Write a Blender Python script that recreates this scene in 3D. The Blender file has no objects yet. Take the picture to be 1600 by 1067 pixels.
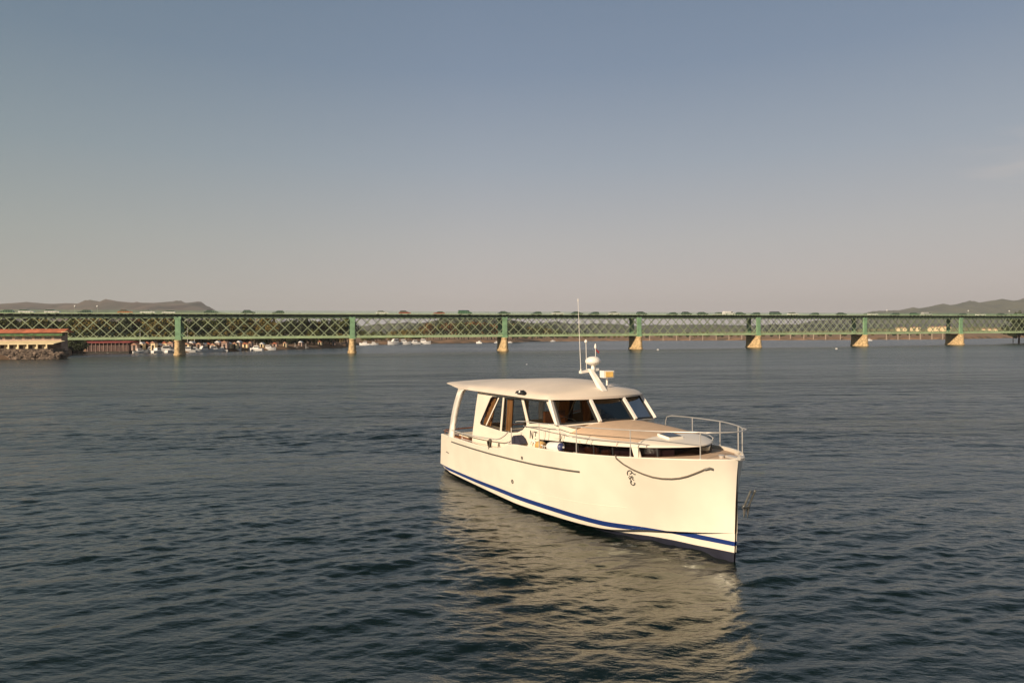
import bpy, bmesh, math, random
import numpy as np
from mathutils import Vector, Matrix
R = math.radians
random.seed(7); rng = np.random.default_rng(7)
scn = bpy.context.scene
C = scn.collection

# ---------------------------------------------------------------- camera, world, sun
CAM_H = 5.0; FPX = 1067.0; SLOPE = .0071; HOR = 499 + 3658*SLOPE
pitch = math.atan((533.5-HOR)/FPX); roll = math.atan(SLOPE)
f_ = Vector((0, math.cos(pitch), -math.sin(pitch))); r_ = Vector((1, 0, 0)); u_ = r_.cross(f_)
r2 = math.cos(roll)*r_ - math.sin(roll)*u_; u2 = math.sin(roll)*r_ + math.cos(roll)*u_
cd = bpy.data.cameras.new('camera'); cam = bpy.data.objects.new('camera', cd); C.objects.link(cam)
m = Matrix((r2, u2, -f_)).transposed().to_4x4(); m.translation = Vector((0, 0, CAM_H)); cam.matrix_world = m
cd.sensor_width = 36; cd.lens = 36*FPX/1600; cd.clip_start = .1; cd.clip_end = 40000
scn.camera = cam

SUN_EL = R(24); SUN_DIR = Vector((-.66, -.75, 0)).normalized()      # towards the sun
SUN = Vector((SUN_DIR.x*math.cos(SUN_EL), SUN_DIR.y*math.cos(SUN_EL), math.sin(SUN_EL)))
world = bpy.data.worlds.new('World'); scn.world = world; world.use_nodes = True
wt = world.node_tree; wn = wt.nodes; wl = wt.links; wn.clear()
sky = wn.new('ShaderNodeTexSky'); sky.sky_type = 'NISHITA'; sky.sun_disc = False
sky.sun_elevation = SUN_EL; sky.sun_rotation = math.atan2(SUN.x, SUN.y)
sky.air_density = 1.0; sky.dust_density = 2.5; sky.ozone_density = 1.5
SKY_STR = .05
bgA = wn.new('ShaderNodeBackground'); wl.new(sky.outputs[0], bgA.inputs[0]); bgA.inputs[1].default_value = SKY_STR
tc = wn.new('ShaderNodeTexCoord'); sx = wn.new('ShaderNodeSeparateXYZ'); wl.new(tc.outputs['Generated'], sx.inputs[0])
rp = wn.new('ShaderNodeValToRGB'); wl.new(sx.outputs['Z'], rp.inputs[0])
stops = [(0, (.46,.405,.385)), (.06, (.44,.395,.375)), (.13, (.38,.37,.365)), (.24, (.265,.30,.345)), (.36, (.17,.22,.295)), (.46, (.135,.185,.26)), (.53, (.045,.08,.11)), (.68, (.02,.038,.05)), (1, (.018,.032,.05))]
while len(rp.color_ramp.elements) < len(stops): rp.color_ramp.elements.new(.5)
for e, (p, c) in zip(rp.color_ramp.elements, stops): e.position = p; e.color = (*c, 1)
# thin cloud wisps low on the right
mp = wn.new('ShaderNodeMapping'); mp.inputs['Scale'].default_value = (2.2, 2.2, 14); wl.new(tc.outputs['Generated'], mp.inputs[0])
cn = wn.new('ShaderNodeTexNoise'); cn.inputs['Scale'].default_value = 3.1; cn.inputs['Detail'].default_value = 5; wl.new(mp.outputs[0], cn.inputs[0])
cr = wn.new('ShaderNodeMapRange'); cr.inputs[1].default_value = .47; cr.inputs[2].default_value = .75; cr.inputs[4].default_value = .55; wl.new(cn.outputs['Fac'], cr.inputs[0])
cm = wn.new('ShaderNodeMapRange'); cm.inputs[1].default_value = .50; cm.inputs[2].default_value = .62; wl.new(sx.outputs['X'], cm.inputs[0])
mu = wn.new('ShaderNodeMath'); mu.operation = 'MULTIPLY'; wl.new(cr.outputs[0], mu.inputs[0]); wl.new(cm.outputs[0], mu.inputs[1])
z1 = wn.new('ShaderNodeMapRange'); z1.inputs[1].default_value = .12; z1.inputs[2].default_value = .17; wl.new(sx.outputs['Z'], z1.inputs[0])
z2 = wn.new('ShaderNodeMapRange'); z2.inputs[1].default_value = .27; z2.inputs[2].default_value = .21; wl.new(sx.outputs['Z'], z2.inputs[0])
m3 = wn.new('ShaderNodeMath'); m3.operation = 'MULTIPLY'; wl.new(z1.outputs[0], m3.inputs[0]); wl.new(z2.outputs[0], m3.inputs[1])
m4 = wn.new('ShaderNodeMath'); m4.operation = 'MULTIPLY'; wl.new(m3.outputs[0], m4.inputs[0]); wl.new(mu.outputs[0], m4.inputs[1]); mu = m4
mx = wn.new('ShaderNodeMixRGB'); wl.new(mu.outputs[0], mx.inputs[0]); wl.new(rp.outputs[0], mx.inputs[1]); mx.inputs[2].default_value = (.52, .45, .40, 1)
lf = wn.new('ShaderNodeMapRange'); lf.inputs[1].default_value = -.65; lf.inputs[2].default_value = -.05; wl.new(sx.outputs['X'], lf.inputs[0])
lt = wn.new('ShaderNodeMixRGB'); lt.inputs[1].default_value = (.72,.80,.76,1); lt.inputs[2].default_value = (1,1,1,1); wl.new(lf.outputs[0], lt.inputs[0])
ml = wn.new('ShaderNodeMixRGB'); ml.blend_type = 'MULTIPLY'; ml.inputs[0].default_value = 1; wl.new(mx.outputs[0], ml.inputs[1]); wl.new(lt.outputs[0], ml.inputs[2])
bgB = wn.new('ShaderNodeBackground'); wl.new(ml.outputs[0], bgB.inputs[0]); bgB.inputs[1].default_value = 1.10
ms = wn.new('ShaderNodeMixShader'); ms.inputs[0].default_value = .9
wl.new(bgA.outputs[0], ms.inputs[1]); wl.new(bgB.outputs[0], ms.inputs[2])
wo = wn.new('ShaderNodeOutputWorld'); wl.new(ms.outputs[0], wo.inputs[0])

sd = bpy.data.lights.new('sun', 'SUN'); sd.energy = 5.0; sd.angle = R(.6); sd.color = (1, .80, .59)
so = bpy.data.objects.new('sun', sd); C.objects.link(so); so.rotation_euler = SUN.to_track_quat('Z', 'Y').to_euler(); so.location = (-30, -30, 40)
scn.view_settings.view_transform = 'Standard'; scn.view_settings.look = 'None'; scn.view_settings.exposure = .28; scn.view_settings.gamma = 1
scn.cycles.use_denoising = True; scn.cycles.max_bounces = 6; scn.cycles.transparent_max_bounces = 16; scn.cycles.volume_bounces = 0
scn.cycles.caustics_reflective = False; scn.cycles.caustics_refractive = False

# ---------------------------------------------------------------- helpers
def px2w(x, y, z=0.0):
    """world point at height z seen at photo pixel x, y (used once, to survey distances)"""
    d = f_ + r2*((x-800)/FPX) - u2*((y-533.5)/FPX)
    return Vector((0, 0, CAM_H)) + d*((z-CAM_H)/d.z)
def at(x, Y, z=0.0):
    """world point at photo column x and distance Y"""
    t = (x-800)/FPX
    return Vector((t*Y, Y, z))
def hz(x, y, Y):
    """height of something seen at photo row y when it stands at distance Y"""
    return CAM_H + (HOR - (x-800)*SLOPE - y)/FPX*Y

def mat(name, col, rough=.6, metal=0, var=.12, scale=3.0, bump=0, bscale=20, spec=.5, coat=0, stretch=None, col2=None, lo=.35, hi=.65):
    M = bpy.data.materials.new(name); M.use_nodes = True
    nt = M.node_tree; b = nt.nodes['Principled BSDF']
    b.inputs['Roughness'].default_value = rough; b.inputs['Metallic'].default_value = metal
    b.inputs['Specular IOR Level'].default_value = spec; b.inputs['Coat Weight'].default_value = coat
    t = nt.nodes.new('ShaderNodeTexCoord'); src = t.outputs['Object']
    if stretch:
        mm = nt.nodes.new('ShaderNodeMapping'); mm.inputs['Scale'].default_value = stretch; nt.links.new(src, mm.inputs[0]); src = mm.outputs[0]
    n = nt.nodes.new('ShaderNodeTexNoise'); n.inputs['Scale'].default_value = scale; n.inputs['Detail'].default_value = 4; nt.links.new(src, n.inputs[0])
    r = nt.nodes.new('ShaderNodeValToRGB'); nt.links.new(n.outputs['Fac'], r.inputs[0])
    r.color_ramp.elements[0].position = lo; r.color_ramp.elements[1].position = hi
    c1 = col2 if col2 else tuple(c*(1-var) for c in col)
    r.color_ramp.elements[0].color = (*c1, 1); r.color_ramp.elements[1].color = (*[min(1, c*(1+(0 if col2 else var*.5))) for c in col], 1)
    nt.links.new(r.outputs[0], b.inputs['Base Color'])
    if bump:
        n2 = nt.nodes.new('ShaderNodeTexNoise'); n2.inputs['Scale'].default_value = bscale; nt.links.new(src, n2.inputs[0])
        bp = nt.nodes.new('ShaderNodeBump'); bp.inputs['Strength'].default_value = bump; bp.inputs['Distance'].default_value = .02
        nt.links.new(n2.outputs['Fac'], bp.inputs['Height']); nt.links.new(bp.outputs[0], b.inputs['Normal'])
    return M

def glassmat(name, tint, refl=(1, 1, 1)):
    M = bpy.data.materials.new(name); M.use_nodes = True; nt = M.node_tree; nt.nodes.clear()
    o = nt.nodes.new('ShaderNodeOutputMaterial'); mxs = nt.nodes.new('ShaderNodeMixShader')
    tr = nt.nodes.new('ShaderNodeBsdfTransparent'); tr.inputs[0].default_value = (*tint, 1)
    gl = nt.nodes.new('ShaderNodeBsdfGlossy'); gl.inputs['Roughness'].default_value = .02; gl.inputs[0].default_value = (*refl, 1)
    lw = nt.nodes.new('ShaderNodeFresnel'); lw.inputs[0].default_value = 1.33
    nt.links.new(lw.outputs[0], mxs.inputs[0]); nt.links.new(tr.outputs[0], mxs.inputs[1]); nt.links.new(gl.outputs[0], mxs.inputs[2]); nt.links.new(mxs.outputs[0], o.inputs[0])
    return M

class MB:
    def __init__(s): s.v = []; s.f = []; s.m = []
    def add(s, vs, fs, mi=0):
        o = len(s.v); s.v += [tuple(v) for v in vs]; s.f += [tuple(i+o for i in f) for f in fs]; s.m += [mi]*len(fs)
    def box(s, a, b, mi=0, M=None):
        (x0, y0, z0), (x1, y1, z1) = a, b
        vs = [Vector(p) for p in ((x0,y0,z0),(x1,y0,z0),(x1,y1,z0),(x0,y1,z0),(x0,y0,z1),(x1,y0,z1),(x1,y1,z1),(x0,y1,z1))]
        if M: vs = [M @ v for v in vs]
        s.add(vs, [(0,3,2,1),(4,5,6,7),(0,1,5,4),(1,2,6,5),(2,3,7,6),(3,0,4,7)], mi)
    def bar(s, a, b, w, h, mi=0, upv=(0,0,1)):
        a = Vector(a); b = Vector(b); d = (b-a).normalized(); u = Vector(upv)
        x = d.cross(u)
        if x.length < 1e-4: x = d.cross(Vector((1,0,0)))
        x.normalize(); u = x.cross(d)
        vs = [p + x*sx_*w/2 + u*sy*h/2 for p in (a, b) for sx_, sy in ((-1,-1),(1,-1),(1,1),(-1,1))]
        s.add(vs, [(0,1,2,3),(4,7,6,5),(0,4,5,1),(1,5,6,2),(2,6,7,3),(3,7,4,0)], mi)
    def tube(s, pts, r, n=8, mi=0):
        pts = [Vector(p) for p in pts]; rings = []; prev = None
        for i, p in enumerate(pts):
            d = (pts[min(i+1, len(pts)-1)] - pts[max(i-1, 0)]).normalized()
            if prev is None:
                x = d.cross(Vector((0,0,1)))
                if x.length < 1e-3: x = d.cross(Vector((1,0,0)))
            else: x = prev - d*prev.dot(d)
            x.normalize(); prev = x; y = d.cross(x); rr = r[i] if isinstance(r, (list, tuple)) else r
            rings.append([p + (x*math.cos(t) + y*math.sin(t))*rr for t in [2*math.pi*k/n for k in range(n)]])
        vs = [v for ring in rings for v in ring]; fs = []
        for i in range(len(pts)-1):
            for k in range(n): fs.append((i*n+k, i*n+(k+1)%n, (i+1)*n+(k+1)%n, (i+1)*n+k))
        fs += [tuple(range(n))[::-1], tuple((len(pts)-1)*n+k for k in range(n))]
        s.add(vs, fs, mi)
    def lathe(s, c, prof, n=20, mi=0, axis=None):
        c = Vector(c); q = Vector((0,0,1)).rotation_difference(Vector(axis)) if axis else None
        vs = []
        for r, z in prof:
            for k in range(n):
                v = Vector((r*math.cos(2*math.pi*k/n), r*math.sin(2*math.pi*k/n), z))
                if q: v = q @ v
                vs.append(c+v)
        fs = [(i*n+k, i*n+(k+1)%n, (i+1)*n+(k+1)%n, (i+1)*n+k) for i in range(len(prof)-1) for k in range(n)]
        fs += [tuple(range(n))[::-1], tuple((len(prof)-1)*n+k for k in range(n))]
        s.add(vs, fs, mi)
    def grid(s, P, mi=0, closed=False, mfun=None):
        nr, nc = len(P), len(P[0]); o = len(s.v); s.v += [tuple(v) for row in P for v in row]
        for i in range(nr-1):
            for j in range(nc if closed else nc-1):
                k = (j+1) % nc; s.f.append((o+i*nc+j, o+i*nc+k, o+(i+1)*nc+k, o+(i+1)*nc+j)); s.m.append(mfun(i, j) if mfun else mi)
    def prism(s, poly, a0, a1, mapf, mi=0):
        """poly of 2D points swept between offsets a0 and a1; mapf(u, v, a) -> 3D"""
        n = len(poly); vs = [mapf(u, v, a0) for u, v in poly] + [mapf(u, v, a1) for u, v in poly]
        s.add(vs, [tuple(range(n))[::-1], tuple(range(n, 2*n))] + [(i, (i+1)%n, n+(i+1)%n, n+i) for i in range(n)], mi)
    def plate(s, outer, holes, a0, a1, mapf, mi=0):
        bm = bmesh.new(); loops = []
        for lp in [outer]+holes:
            vs = [bm.verts.new((u, v, 0)) for u, v in lp]; loops.append(vs)
            for i in range(len(vs)): bm.edges.new((vs[i], vs[(i+1) % len(vs)]))
        bmesh.ops.triangle_fill(bm, use_beauty=True, use_dissolve=False, edges=bm.edges[:])
        bm.verts.index_update(); V = [(v.co.x, v.co.y) for v in bm.verts]; n = len(V)
        vs = [mapf(u, v, a0) for u, v in V] + [mapf(u, v, a1) for u, v in V]
        fs = []
        for f in bm.faces:
            i = [v.index for v in f.verts]; fs += [tuple(i), tuple(k+n for k in i[::-1])]
        for lp in loops:
            for i in range(len(lp)):
                a, b = lp[i].index, lp[(i+1) % len(lp)].index; fs.append((a, b, b+n, a+n))
        bm.free(); s.add(vs, fs, mi)
    def build(s, name, mats, parent=None, smooth=True, angle=35, fix=True):
        me = bpy.data.meshes.new(name); me.from_pydata(s.v, [], s.f); me.validate(clean_customdata=False)
        if fix:
            bm = bmesh.new(); bm.from_mesh(me); bmesh.ops.recalc_face_normals(bm, faces=bm.faces[:]); bm.to_mesh(me); bm.free()
        for mm in (mats if isinstance(mats, (list, tuple)) else [mats]): me.materials.append(mm)
        if len(me.polygons) == len(s.m): me.polygons.foreach_set('material_index', s.m)
        if smooth:
            me.polygons.foreach_set('use_smooth', [True]*len(me.polygons)); me.set_sharp_from_angle(angle=R(angle))
        o = bpy.data.objects.new(name, me); C.objects.link(o); o.parent = parent
        return o
def tag(o, label=None, cat=None, group=None, kind=None):
    if label: o['label'] = label
    if cat: o['category'] = cat
    if group: o['group'] = group
    if kind: o['kind'] = kind
    return o
def empty(name, loc=(0,0,0), rz=0):
    o = bpy.data.objects.new(name, None); C.objects.link(o); o.location = loc; o.rotation_euler.z = rz; o.empty_display_size = .1; return o
def dup(root, loc, rz=0, scale=None):
    c = root.copy(); C.objects.link(c); c.location = loc; c.rotation_euler.z = rz
    if scale: c.scale = scale
    for ch in list(root.children):
        d = ch.copy(); C.objects.link(d); d.parent = c
        for g in list(ch.children):
            e = g.copy(); C.objects.link(e); e.parent = d
    return c
def itp(x, xs, ys): return float(np.interp(x, xs, ys))
def smooth_itp(x, xs, ys):
    """monotone-ish cubic through the stations"""
    xs = list(xs); ys = list(ys)
    if x <= xs[0]: return ys[0]
    if x >= xs[-1]: return ys[-1]
    i = max(k for k in range(len(xs)-1) if xs[k] <= x)
    def sl(k):
        if k == 0: return (ys[1]-ys[0])/(xs[1]-xs[0])
        if k == len(xs)-1: return (ys[-1]-ys[-2])/(xs[-1]-xs[-2])
        a = (ys[k]-ys[k-1])/(xs[k]-xs[k-1]); b = (ys[k+1]-ys[k])/(xs[k+1]-xs[k])
        return 0 if a*b <= 0 else 2*a*b/(a+b)
    h = xs[i+1]-xs[i]; t = (x-xs[i])/h
    return (2*t**3-3*t*t+1)*ys[i] + (t**3-2*t*t+t)*h*sl(i) + (-2*t**3+3*t*t)*ys[i+1] + (t**3-t*t)*h*sl(i+1)

# ---------------------------------------------------------------- materials
gel = mat('gelcoat_cream', (.80,.725,.60), .28, var=.05, scale=1.4, coat=.3)
gelw = mat('gelcoat_white', (.84,.80,.72), .3, var=.04, scale=2, coat=.3)
roofm = mat('hardtop_offwhite', (.69,.60,.495), .4, var=.06, scale=1.2, coat=.15)
blue = mat('stripe_blue', (.012,.035,.16), .3, var=.1)
antif = mat('antifouling_navy', (.012,.014,.03), .6, var=.3, scale=4)
nonskid = mat('nonskid_tan', (.60,.43,.29), .75, var=.07, scale=5, bump=.2, bscale=160)
steel = mat('stainless_steel', (.74,.70,.64), .3, metal=.55, var=.08)
wood = mat('varnished_wood', (.22,.085,.035), .35, var=.35, scale=3, stretch=(1,8,8), coat=.3)
rubber = mat('black_rubber', (.02,.02,.02), .6)
rubrail = mat('rub_rail_grey', (.10,.095,.08), .45, var=.2)
ropem = mat('rope_brown', (.13,.11,.085), .85, var=.4, scale=60)
tint = glassmat('tinted_glass', (.56,.55,.51), (.3,.3,.3)); dtint = glassmat('deckhouse_glass', (.30,.27,.28), (.8,.8,.8))
darkglass = mat('dark_cabin_glass', (.018,.014,.015), .08, spec=.6, var=.3, scale=1.5)
galv = mat('galvanised_steel', (.42,.41,.38), .4, metal=.85, var=.25, scale=12)
fendw = mat('fender_white', (.78,.77,.74), .4, var=.08); fendb = mat('fender_blue', (.04,.05,.14), .4)
curtain = mat('curtain_brown', (.62,.33,.14), .85, var=.35, scale=5, stretch=(10,10,.6))
cream = mat('interior_cream', (.72,.63,.47), .5, var=.06)
yellow = mat('lamp_amber', (.85,.55,.16), .35)
redm = mat('flag_red', (.5,.03,.03), .7); inkm = mat('emblem_grey', (.07,.065,.06), .5, var=.4, scale=30)

# ---------------------------------------------------------------- the motor yacht
BO = Vector((-.653, 25.697, 0)); BA = math.atan2(-math.cos(R(27.5)), math.sin(R(27.5)))
LB = 12.0
def P(s, y, z): return Vector((s, -y, z))            # s forward from stern, y to starboard, z up
yacht = empty('motor_yacht', BO, BA)
tag(yacht, 'cream white motor yacht with blue waterline stripes and long hardtop, in the foreground', 'yacht')
def on_yacht(o):
    o.location = BO; o.rotation_euler.z = BA; return o

DX = [0,.06,.15,.4,.85,1.3,2.1,3.1,4.1,7.1,9.1,11.1,12.1,12.9]; DY = [0,.17,.31,.60,.98,1.25,1.60,1.87,2.02,2.09,2.08,2.0,1.93,1.86]
CX = [0,.84,1.97,3.0,4.65,6.9,9.4,11.6,12.85]; CY = [.04,.48,.93,1.46,1.78,2.02,2.01,1.99,1.9]
def s_stem(z): return smooth_itp(z, [-.6,0,.62,1.26,1.9,2.27], [11.9,12.0,12.04,12.06,12.085,12.12])
SHX = [-.8,.48,1.41,2.59,3.95,4.4,4.77,5.1,5.39,6.15,8.13,9.56,10.78,11.43,12.01,12.44]
SHZ = [1.35,1.39,1.42,1.45,1.51,1.56,1.66,1.76,1.82,1.87,1.99,2.09,2.18,2.22,2.25,2.26]
def sheer(s): return smooth_itp(s, SHX, SHZ)
def zch(s): return smooth_itp(s, [-.8,-.3,.4,5,7.4,8.3,9.1,10.05,10.6,11.2,12], [.26,.23,.13,.11,.13,.15,.19,.33,.41,.50,.62])
def zA(s): return smooth_itp(s, [-.8,9,10,11,12], [.06,.09,.12,.15,.19])                  # navy / white
def zB(s): return smooth_itp(s, [-.8,2.7,5,9,10,11.3,12], [.17,.20,.245,.265,.28,.31,.335])  # white / blue
def zC(s): return smooth_itp(s, [-.8,2.7,5,9,10,11,12], [.255,.31,.37,.395,.40,.415,.435])     # blue / white above
def overhang(s): return smooth_itp(s, [-.8,3,6,8,10.4,11.3,12.0], [.05,.07,.14,.26,.27,.17,.01])
NU = 90
def ustations():
    return [1-(1-i/NU)**1.35 for i in range(NU+1)]
def surf_y(s, z):
    """outer half breadth of the topsides at height z"""
    d = max(0, s_stem(z)-s); zt = sheer(min(s, 12.4)); zc = zch(min(s, 12)); t = max(0, min(1, (z-zc)/(zt-zc)))
    yw = smooth_itp(d, CX, CY); yt = smooth_itp(d, DX, DY); fb = max(0, 1-d/3.0)
    return max(0, yw + (yt-yw)*t**(.8+.7*fb))
def under_y(s, z):
    """half breadth of the lower hull, stepped in below the chine"""
    d = max(0, s_stem(z)-s); zc = zch(min(s, 12)); yc = max(.0, smooth_itp(d, CX, CY)-overhang(min(s, 12)))
    if z >= 0: return yc*(.93+.07*min(1, z/max(zc, .01)))
    return yc*.93*max(0, 1-(-z/.6)**1.6)
def station(u, fz):
    """march to the s where the station line u meets height fz(s)"""
    s = -.8 + u*12.8
    for _ in range(6):
        z = fz(min(s, 12.4)); s = -.8 + u*(s_stem(z)+.8)
    return s, fz(min(s, 12.4))
hull = MB()
zlow = lambda q: zch(min(q, 12))-.004
fz_under = [lambda s: -.55, lambda s: -.35, lambda s: -.12] + [lambda s, fn=fn: min(fn(s), zlow(s)) for fn in (zA, zB, zC, zlow)]
for side in (1, -1):
    rows = []
    for u in ustations():
        row = []
        for fz in fz_under:
            s, z = station(u, fz); row.append(P(s, side*max(0, under_y(s, z)), z))
        for fn in (zch, zA, zB, zC):
            fz = lambda q, fn=fn: max(zch(min(q, 12)), fn(min(q, 12))); s, z = station(u, fz); row.append(P(s, side*surf_y(s, z), z))
        for t in (.06,.14,.24,.36,.5,.64,.76,.86,.93,.97,1.0):
            fz = lambda q, t=t: (lambda a: a+(sheer(q)-a)*t)(max(zch(min(q, 12)), zC(min(q, 12)))); s, z = station(u, fz); row.append(P(s, side*surf_y(s, z), z))
        rows.append(row)
    MI = [2,2,2,0,1,0,0,2,0,1]+[0]*11
    hull.grid(rows, mfun=lambda i, j: MI[j])
    # transom half
    tr_ = rows[0]
    hull.add([p for p in tr_] + [Vector((p.x, 0, p.z)) for p in tr_], [(j, j+1, len(tr_)+j+1, len(tr_)+j) for j in range(len(tr_)-1)])
    # cap rail and inner bulwark
    rows = []
    for u in ustations():
        s, z = station(u, sheer); y = surf_y(s, z)
        yi = max(0, y-.085); si = min(s, 12.03); dk = (sheer(si)-.13) if s > 5.2 else itp(s, [4.6,5.2], [1.15, sheer(5.2)-.13])
        rows.append([P(s, side*y, z), P(s, side*max(0, y-.01), z+.018), P(si, side*max(0, y-.075), z+.018), P(si, side*yi, z-.004), P(si, side*max(0, yi-.02), dk-.03)])
    hull.grid(rows)
hull.build('hull', [gel, blue, antif], yacht, angle=28)
# knuckle line moulded along the topsides
kb = MB()
kb.tube([P(s, surf_y(s, z)+.001, z) for s, z in [(q, itp(q, [1.371, 4.983, 6.942, 8.768, 9.691], [0.369, 0.514, 0.65, 0.768, 0.846])) for q in np.linspace(1.5, 9.8, 60)]], .005, 5)
kb.build('hull_moulding', gel, yacht)
# deck
dk = MB(); rows = []
for s in [-.76+i*.2 for i in range(66)]:
    s = min(s, 12.02); z = (sheer(s)-itp(s,[8,10],[.11,.06])) if s > 5.2 else itp(s, [1.5,1.55,4.6,5.2], [.8,1.15,1.15,sheer(5.2)-.11])
    y = max(.0, surf_y(s, sheer(s))-.09)
    rows.append([P(s, y*k/6, z+.05*(1-(k/6)**2)*(1 if s > 5.2 else .2)) for k in range(-6, 7)])
dk.grid(rows); dk.build('deck', nonskid, yacht)
for side in (1, -1):      # rub rail, stops amidships
    rr = MB(); pts = [(q, itp(q, [0.499, 3.931, 6.672, 8.639], [1.246, 1.335, 1.44, 1.57])) for q in np.linspace(0.50, 8.64, 40)]
    rr.tube([P(s, side*(surf_y(s, z)+.012), z) for s, z in pts], .024, 8); rr.build('rub_rail', rubrail, yacht)
# through hull fittings, vent, builder's plate
for s, z, r in ((5.962,1.528,.045), (5.328,0.732,.06)):
    b = MB(); b.lathe(P(s, surf_y(s, z)-.01, z), [(r,0),(r,.03),(r*.7,.035),(r*.6,.01)], 14, axis=P(0,1,-.08)); b.build('hull_fitting', rubrail, yacht)
b = MB(); b.bar(P(-.12, surf_y(-.12,.8)+.004, .8), P(.2, surf_y(.2,.8)+.004, .79), .012, .03); b.build('nameplate', rubrail, yacht)

# roof
roof = MB(); NUr, NV = 40, 28
def r_front(v): return 6.80 + .50*(1-abs(v)**2.2)
def r_aft(v): return -.50 - .10*(1-v*v)
def r_half(u): return itp(u, [0,.1,.3,.85,.95,1], [1.74,1.79,1.82,1.78,1.72,1.60])
def roof_pt(u, v, top):
    y = v*r_half(u); s = r_aft(v) + (r_front(v)-r_aft(v))*u
    zb = smooth_itp(u, [0,.06,.17,.9,1], [3.255,3.23,3.16,3.20,3.22])
    if not top: return P(s, y, zb)
    edge = min(1, (1-abs(v))/.09)**.5 * min(1, (1-u)/.035)**.5 * min(1, .5+u/.02*.5)
    zs = zb + .03 + smooth_itp(u, [0,.25], [.03,.09])*edge
    h = smooth_itp(u, [0,.15,.45,.72,.88,.96,1], [.10,.30,.74,.98,.74,.38,.10])
    return P(s, y, zs + .37*h*(1-abs(v)**2.1))
for top in (1, 0): roof.grid([[roof_pt(i/NUr, -1+2*j/NV, top) for j in range(NV+1)] for i in range(NUr+1)])
n0 = (NUr+1)*(NV+1)
rim = [(i, 0) for i in range(NUr)] + [(NUr, j) for j in range(NV)] + [(i, NV) for i in range(NUr, 0, -1)] + [(0, j) for j in range(NV, 0, -1)]
ids = [i*(NV+1)+j for i, j in rim]
for k in range(len(ids)):
    a, b_ = ids[k], ids[(k+1) % len(ids)]; roof.f.append((a, b_, n0+b_, n0+a)); roof.m.append(0)
roof.build('hardtop', roofm, yacht, angle=50)
b = MB(); b.prism([(5.1,3.30),(5.14,3.37),(5.34,3.40),(5.56,3.34),(5.6,3.30)], 1.72, 1.84, lambda u, v, a: P(u, a-(v-3.3)*.6, v)); nl = b.build('navigation_light', rubber, yacht)
b = MB(); b.lathe(P(5.35, 1.80, 3.345), [(.03,-.04),(.045,0),(.03,.04)], 10); b.build('lens', steel, nl)
# stern posts
for side in (1, -1):
    b = MB(); rows = []
    for z, s0, s1 in ((1.33,.02,.46),(1.55,.10,.46),(1.8,.14,.46),(2.1,.17,.52),(2.4,.26,.62),(2.7,.38,.76),(2.95,.52,.92),(3.08,.6,1.06),(3.19,.62,1.35)):
        y = itp(z, [1.3,3.2], [1.90,1.72]); w = .07
        rows.append([P(s0+.03, side*(y-w), z), P(s0, side*y, z), P(s0+.03, side*(y+.05), z), P(s1-.03, side*(y+.05), z), P(s1, side*y, z), P(s1-.03, side*(y-w), z)])
    b.grid(rows, closed=True); b.build('roof_post', gelw, yacht, angle=60)

# cabin sides: plates with real openings
def cy(z): return itp(z, [1.1,2.0,3.25], [1.66,1.61,1.52])
def cmap(side): return lambda s, z, a: P(s, side*(cy(z)-a), z)
outer = [(1.50,.8),(1.53,1.6),(1.70,2.6),(1.84,3.24),(6.68,3.24),(6.78,3.1),(7.24,2.58),(7.2,2.2),(6.35,2.085),(6.15,2.03),(6.05,1.9),(6.02,1.7),(6.0,1.1),(4,.8)]
holeC = [(2.10,2.08),(2.14,2.02),(3.62,1.99),(3.70,3.06),(2.95,3.03),(2.80,2.96)]
holeB = [(3.74,1.99),(4.40,2.02),(4.85,2.09),(5.15,2.20),(5.36,2.38),(4.93,3.10),(3.80,3.06)]
holeA = [(5.50,2.42),(6.93,2.57),(6.42,3.14),(5.07,3.10)]
for side in (1, -1):
    b = MB(); b.plate(outer, [holeC, holeB, holeA], 0, .05, cmap(side)); b.build('cabin_side', gel, yacht, smooth=False)
    for h in (holeC, holeB, holeA):
        cx_ = sum(p[0] for p in h)/len(h); cz_ = sum(p[1] for p in h)/len(h)
        w = MB(); w.plate(h, [[(cx_+(p[0]-cx_)*.955, cz_+(p[1]-cz_)*.94) for p in h]], .012, .045, cmap(side)); wf = w.build('side_window', rubber, yacht, smooth=False)
        g = MB(); n = len(h); g.add([cmap(side)(p[0], p[1], .03) for p in h], [tuple(range(n))]); g.build('pane', tint, wf, smooth=False)
    b = MB(); b.bar(P(2.55, side*(cy(2.02)-.03), 2.03), P(3.40, side*(cy(3.05)-.03), 3.04), .03, .05); b.build('window_divider', gel, yacht)
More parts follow.
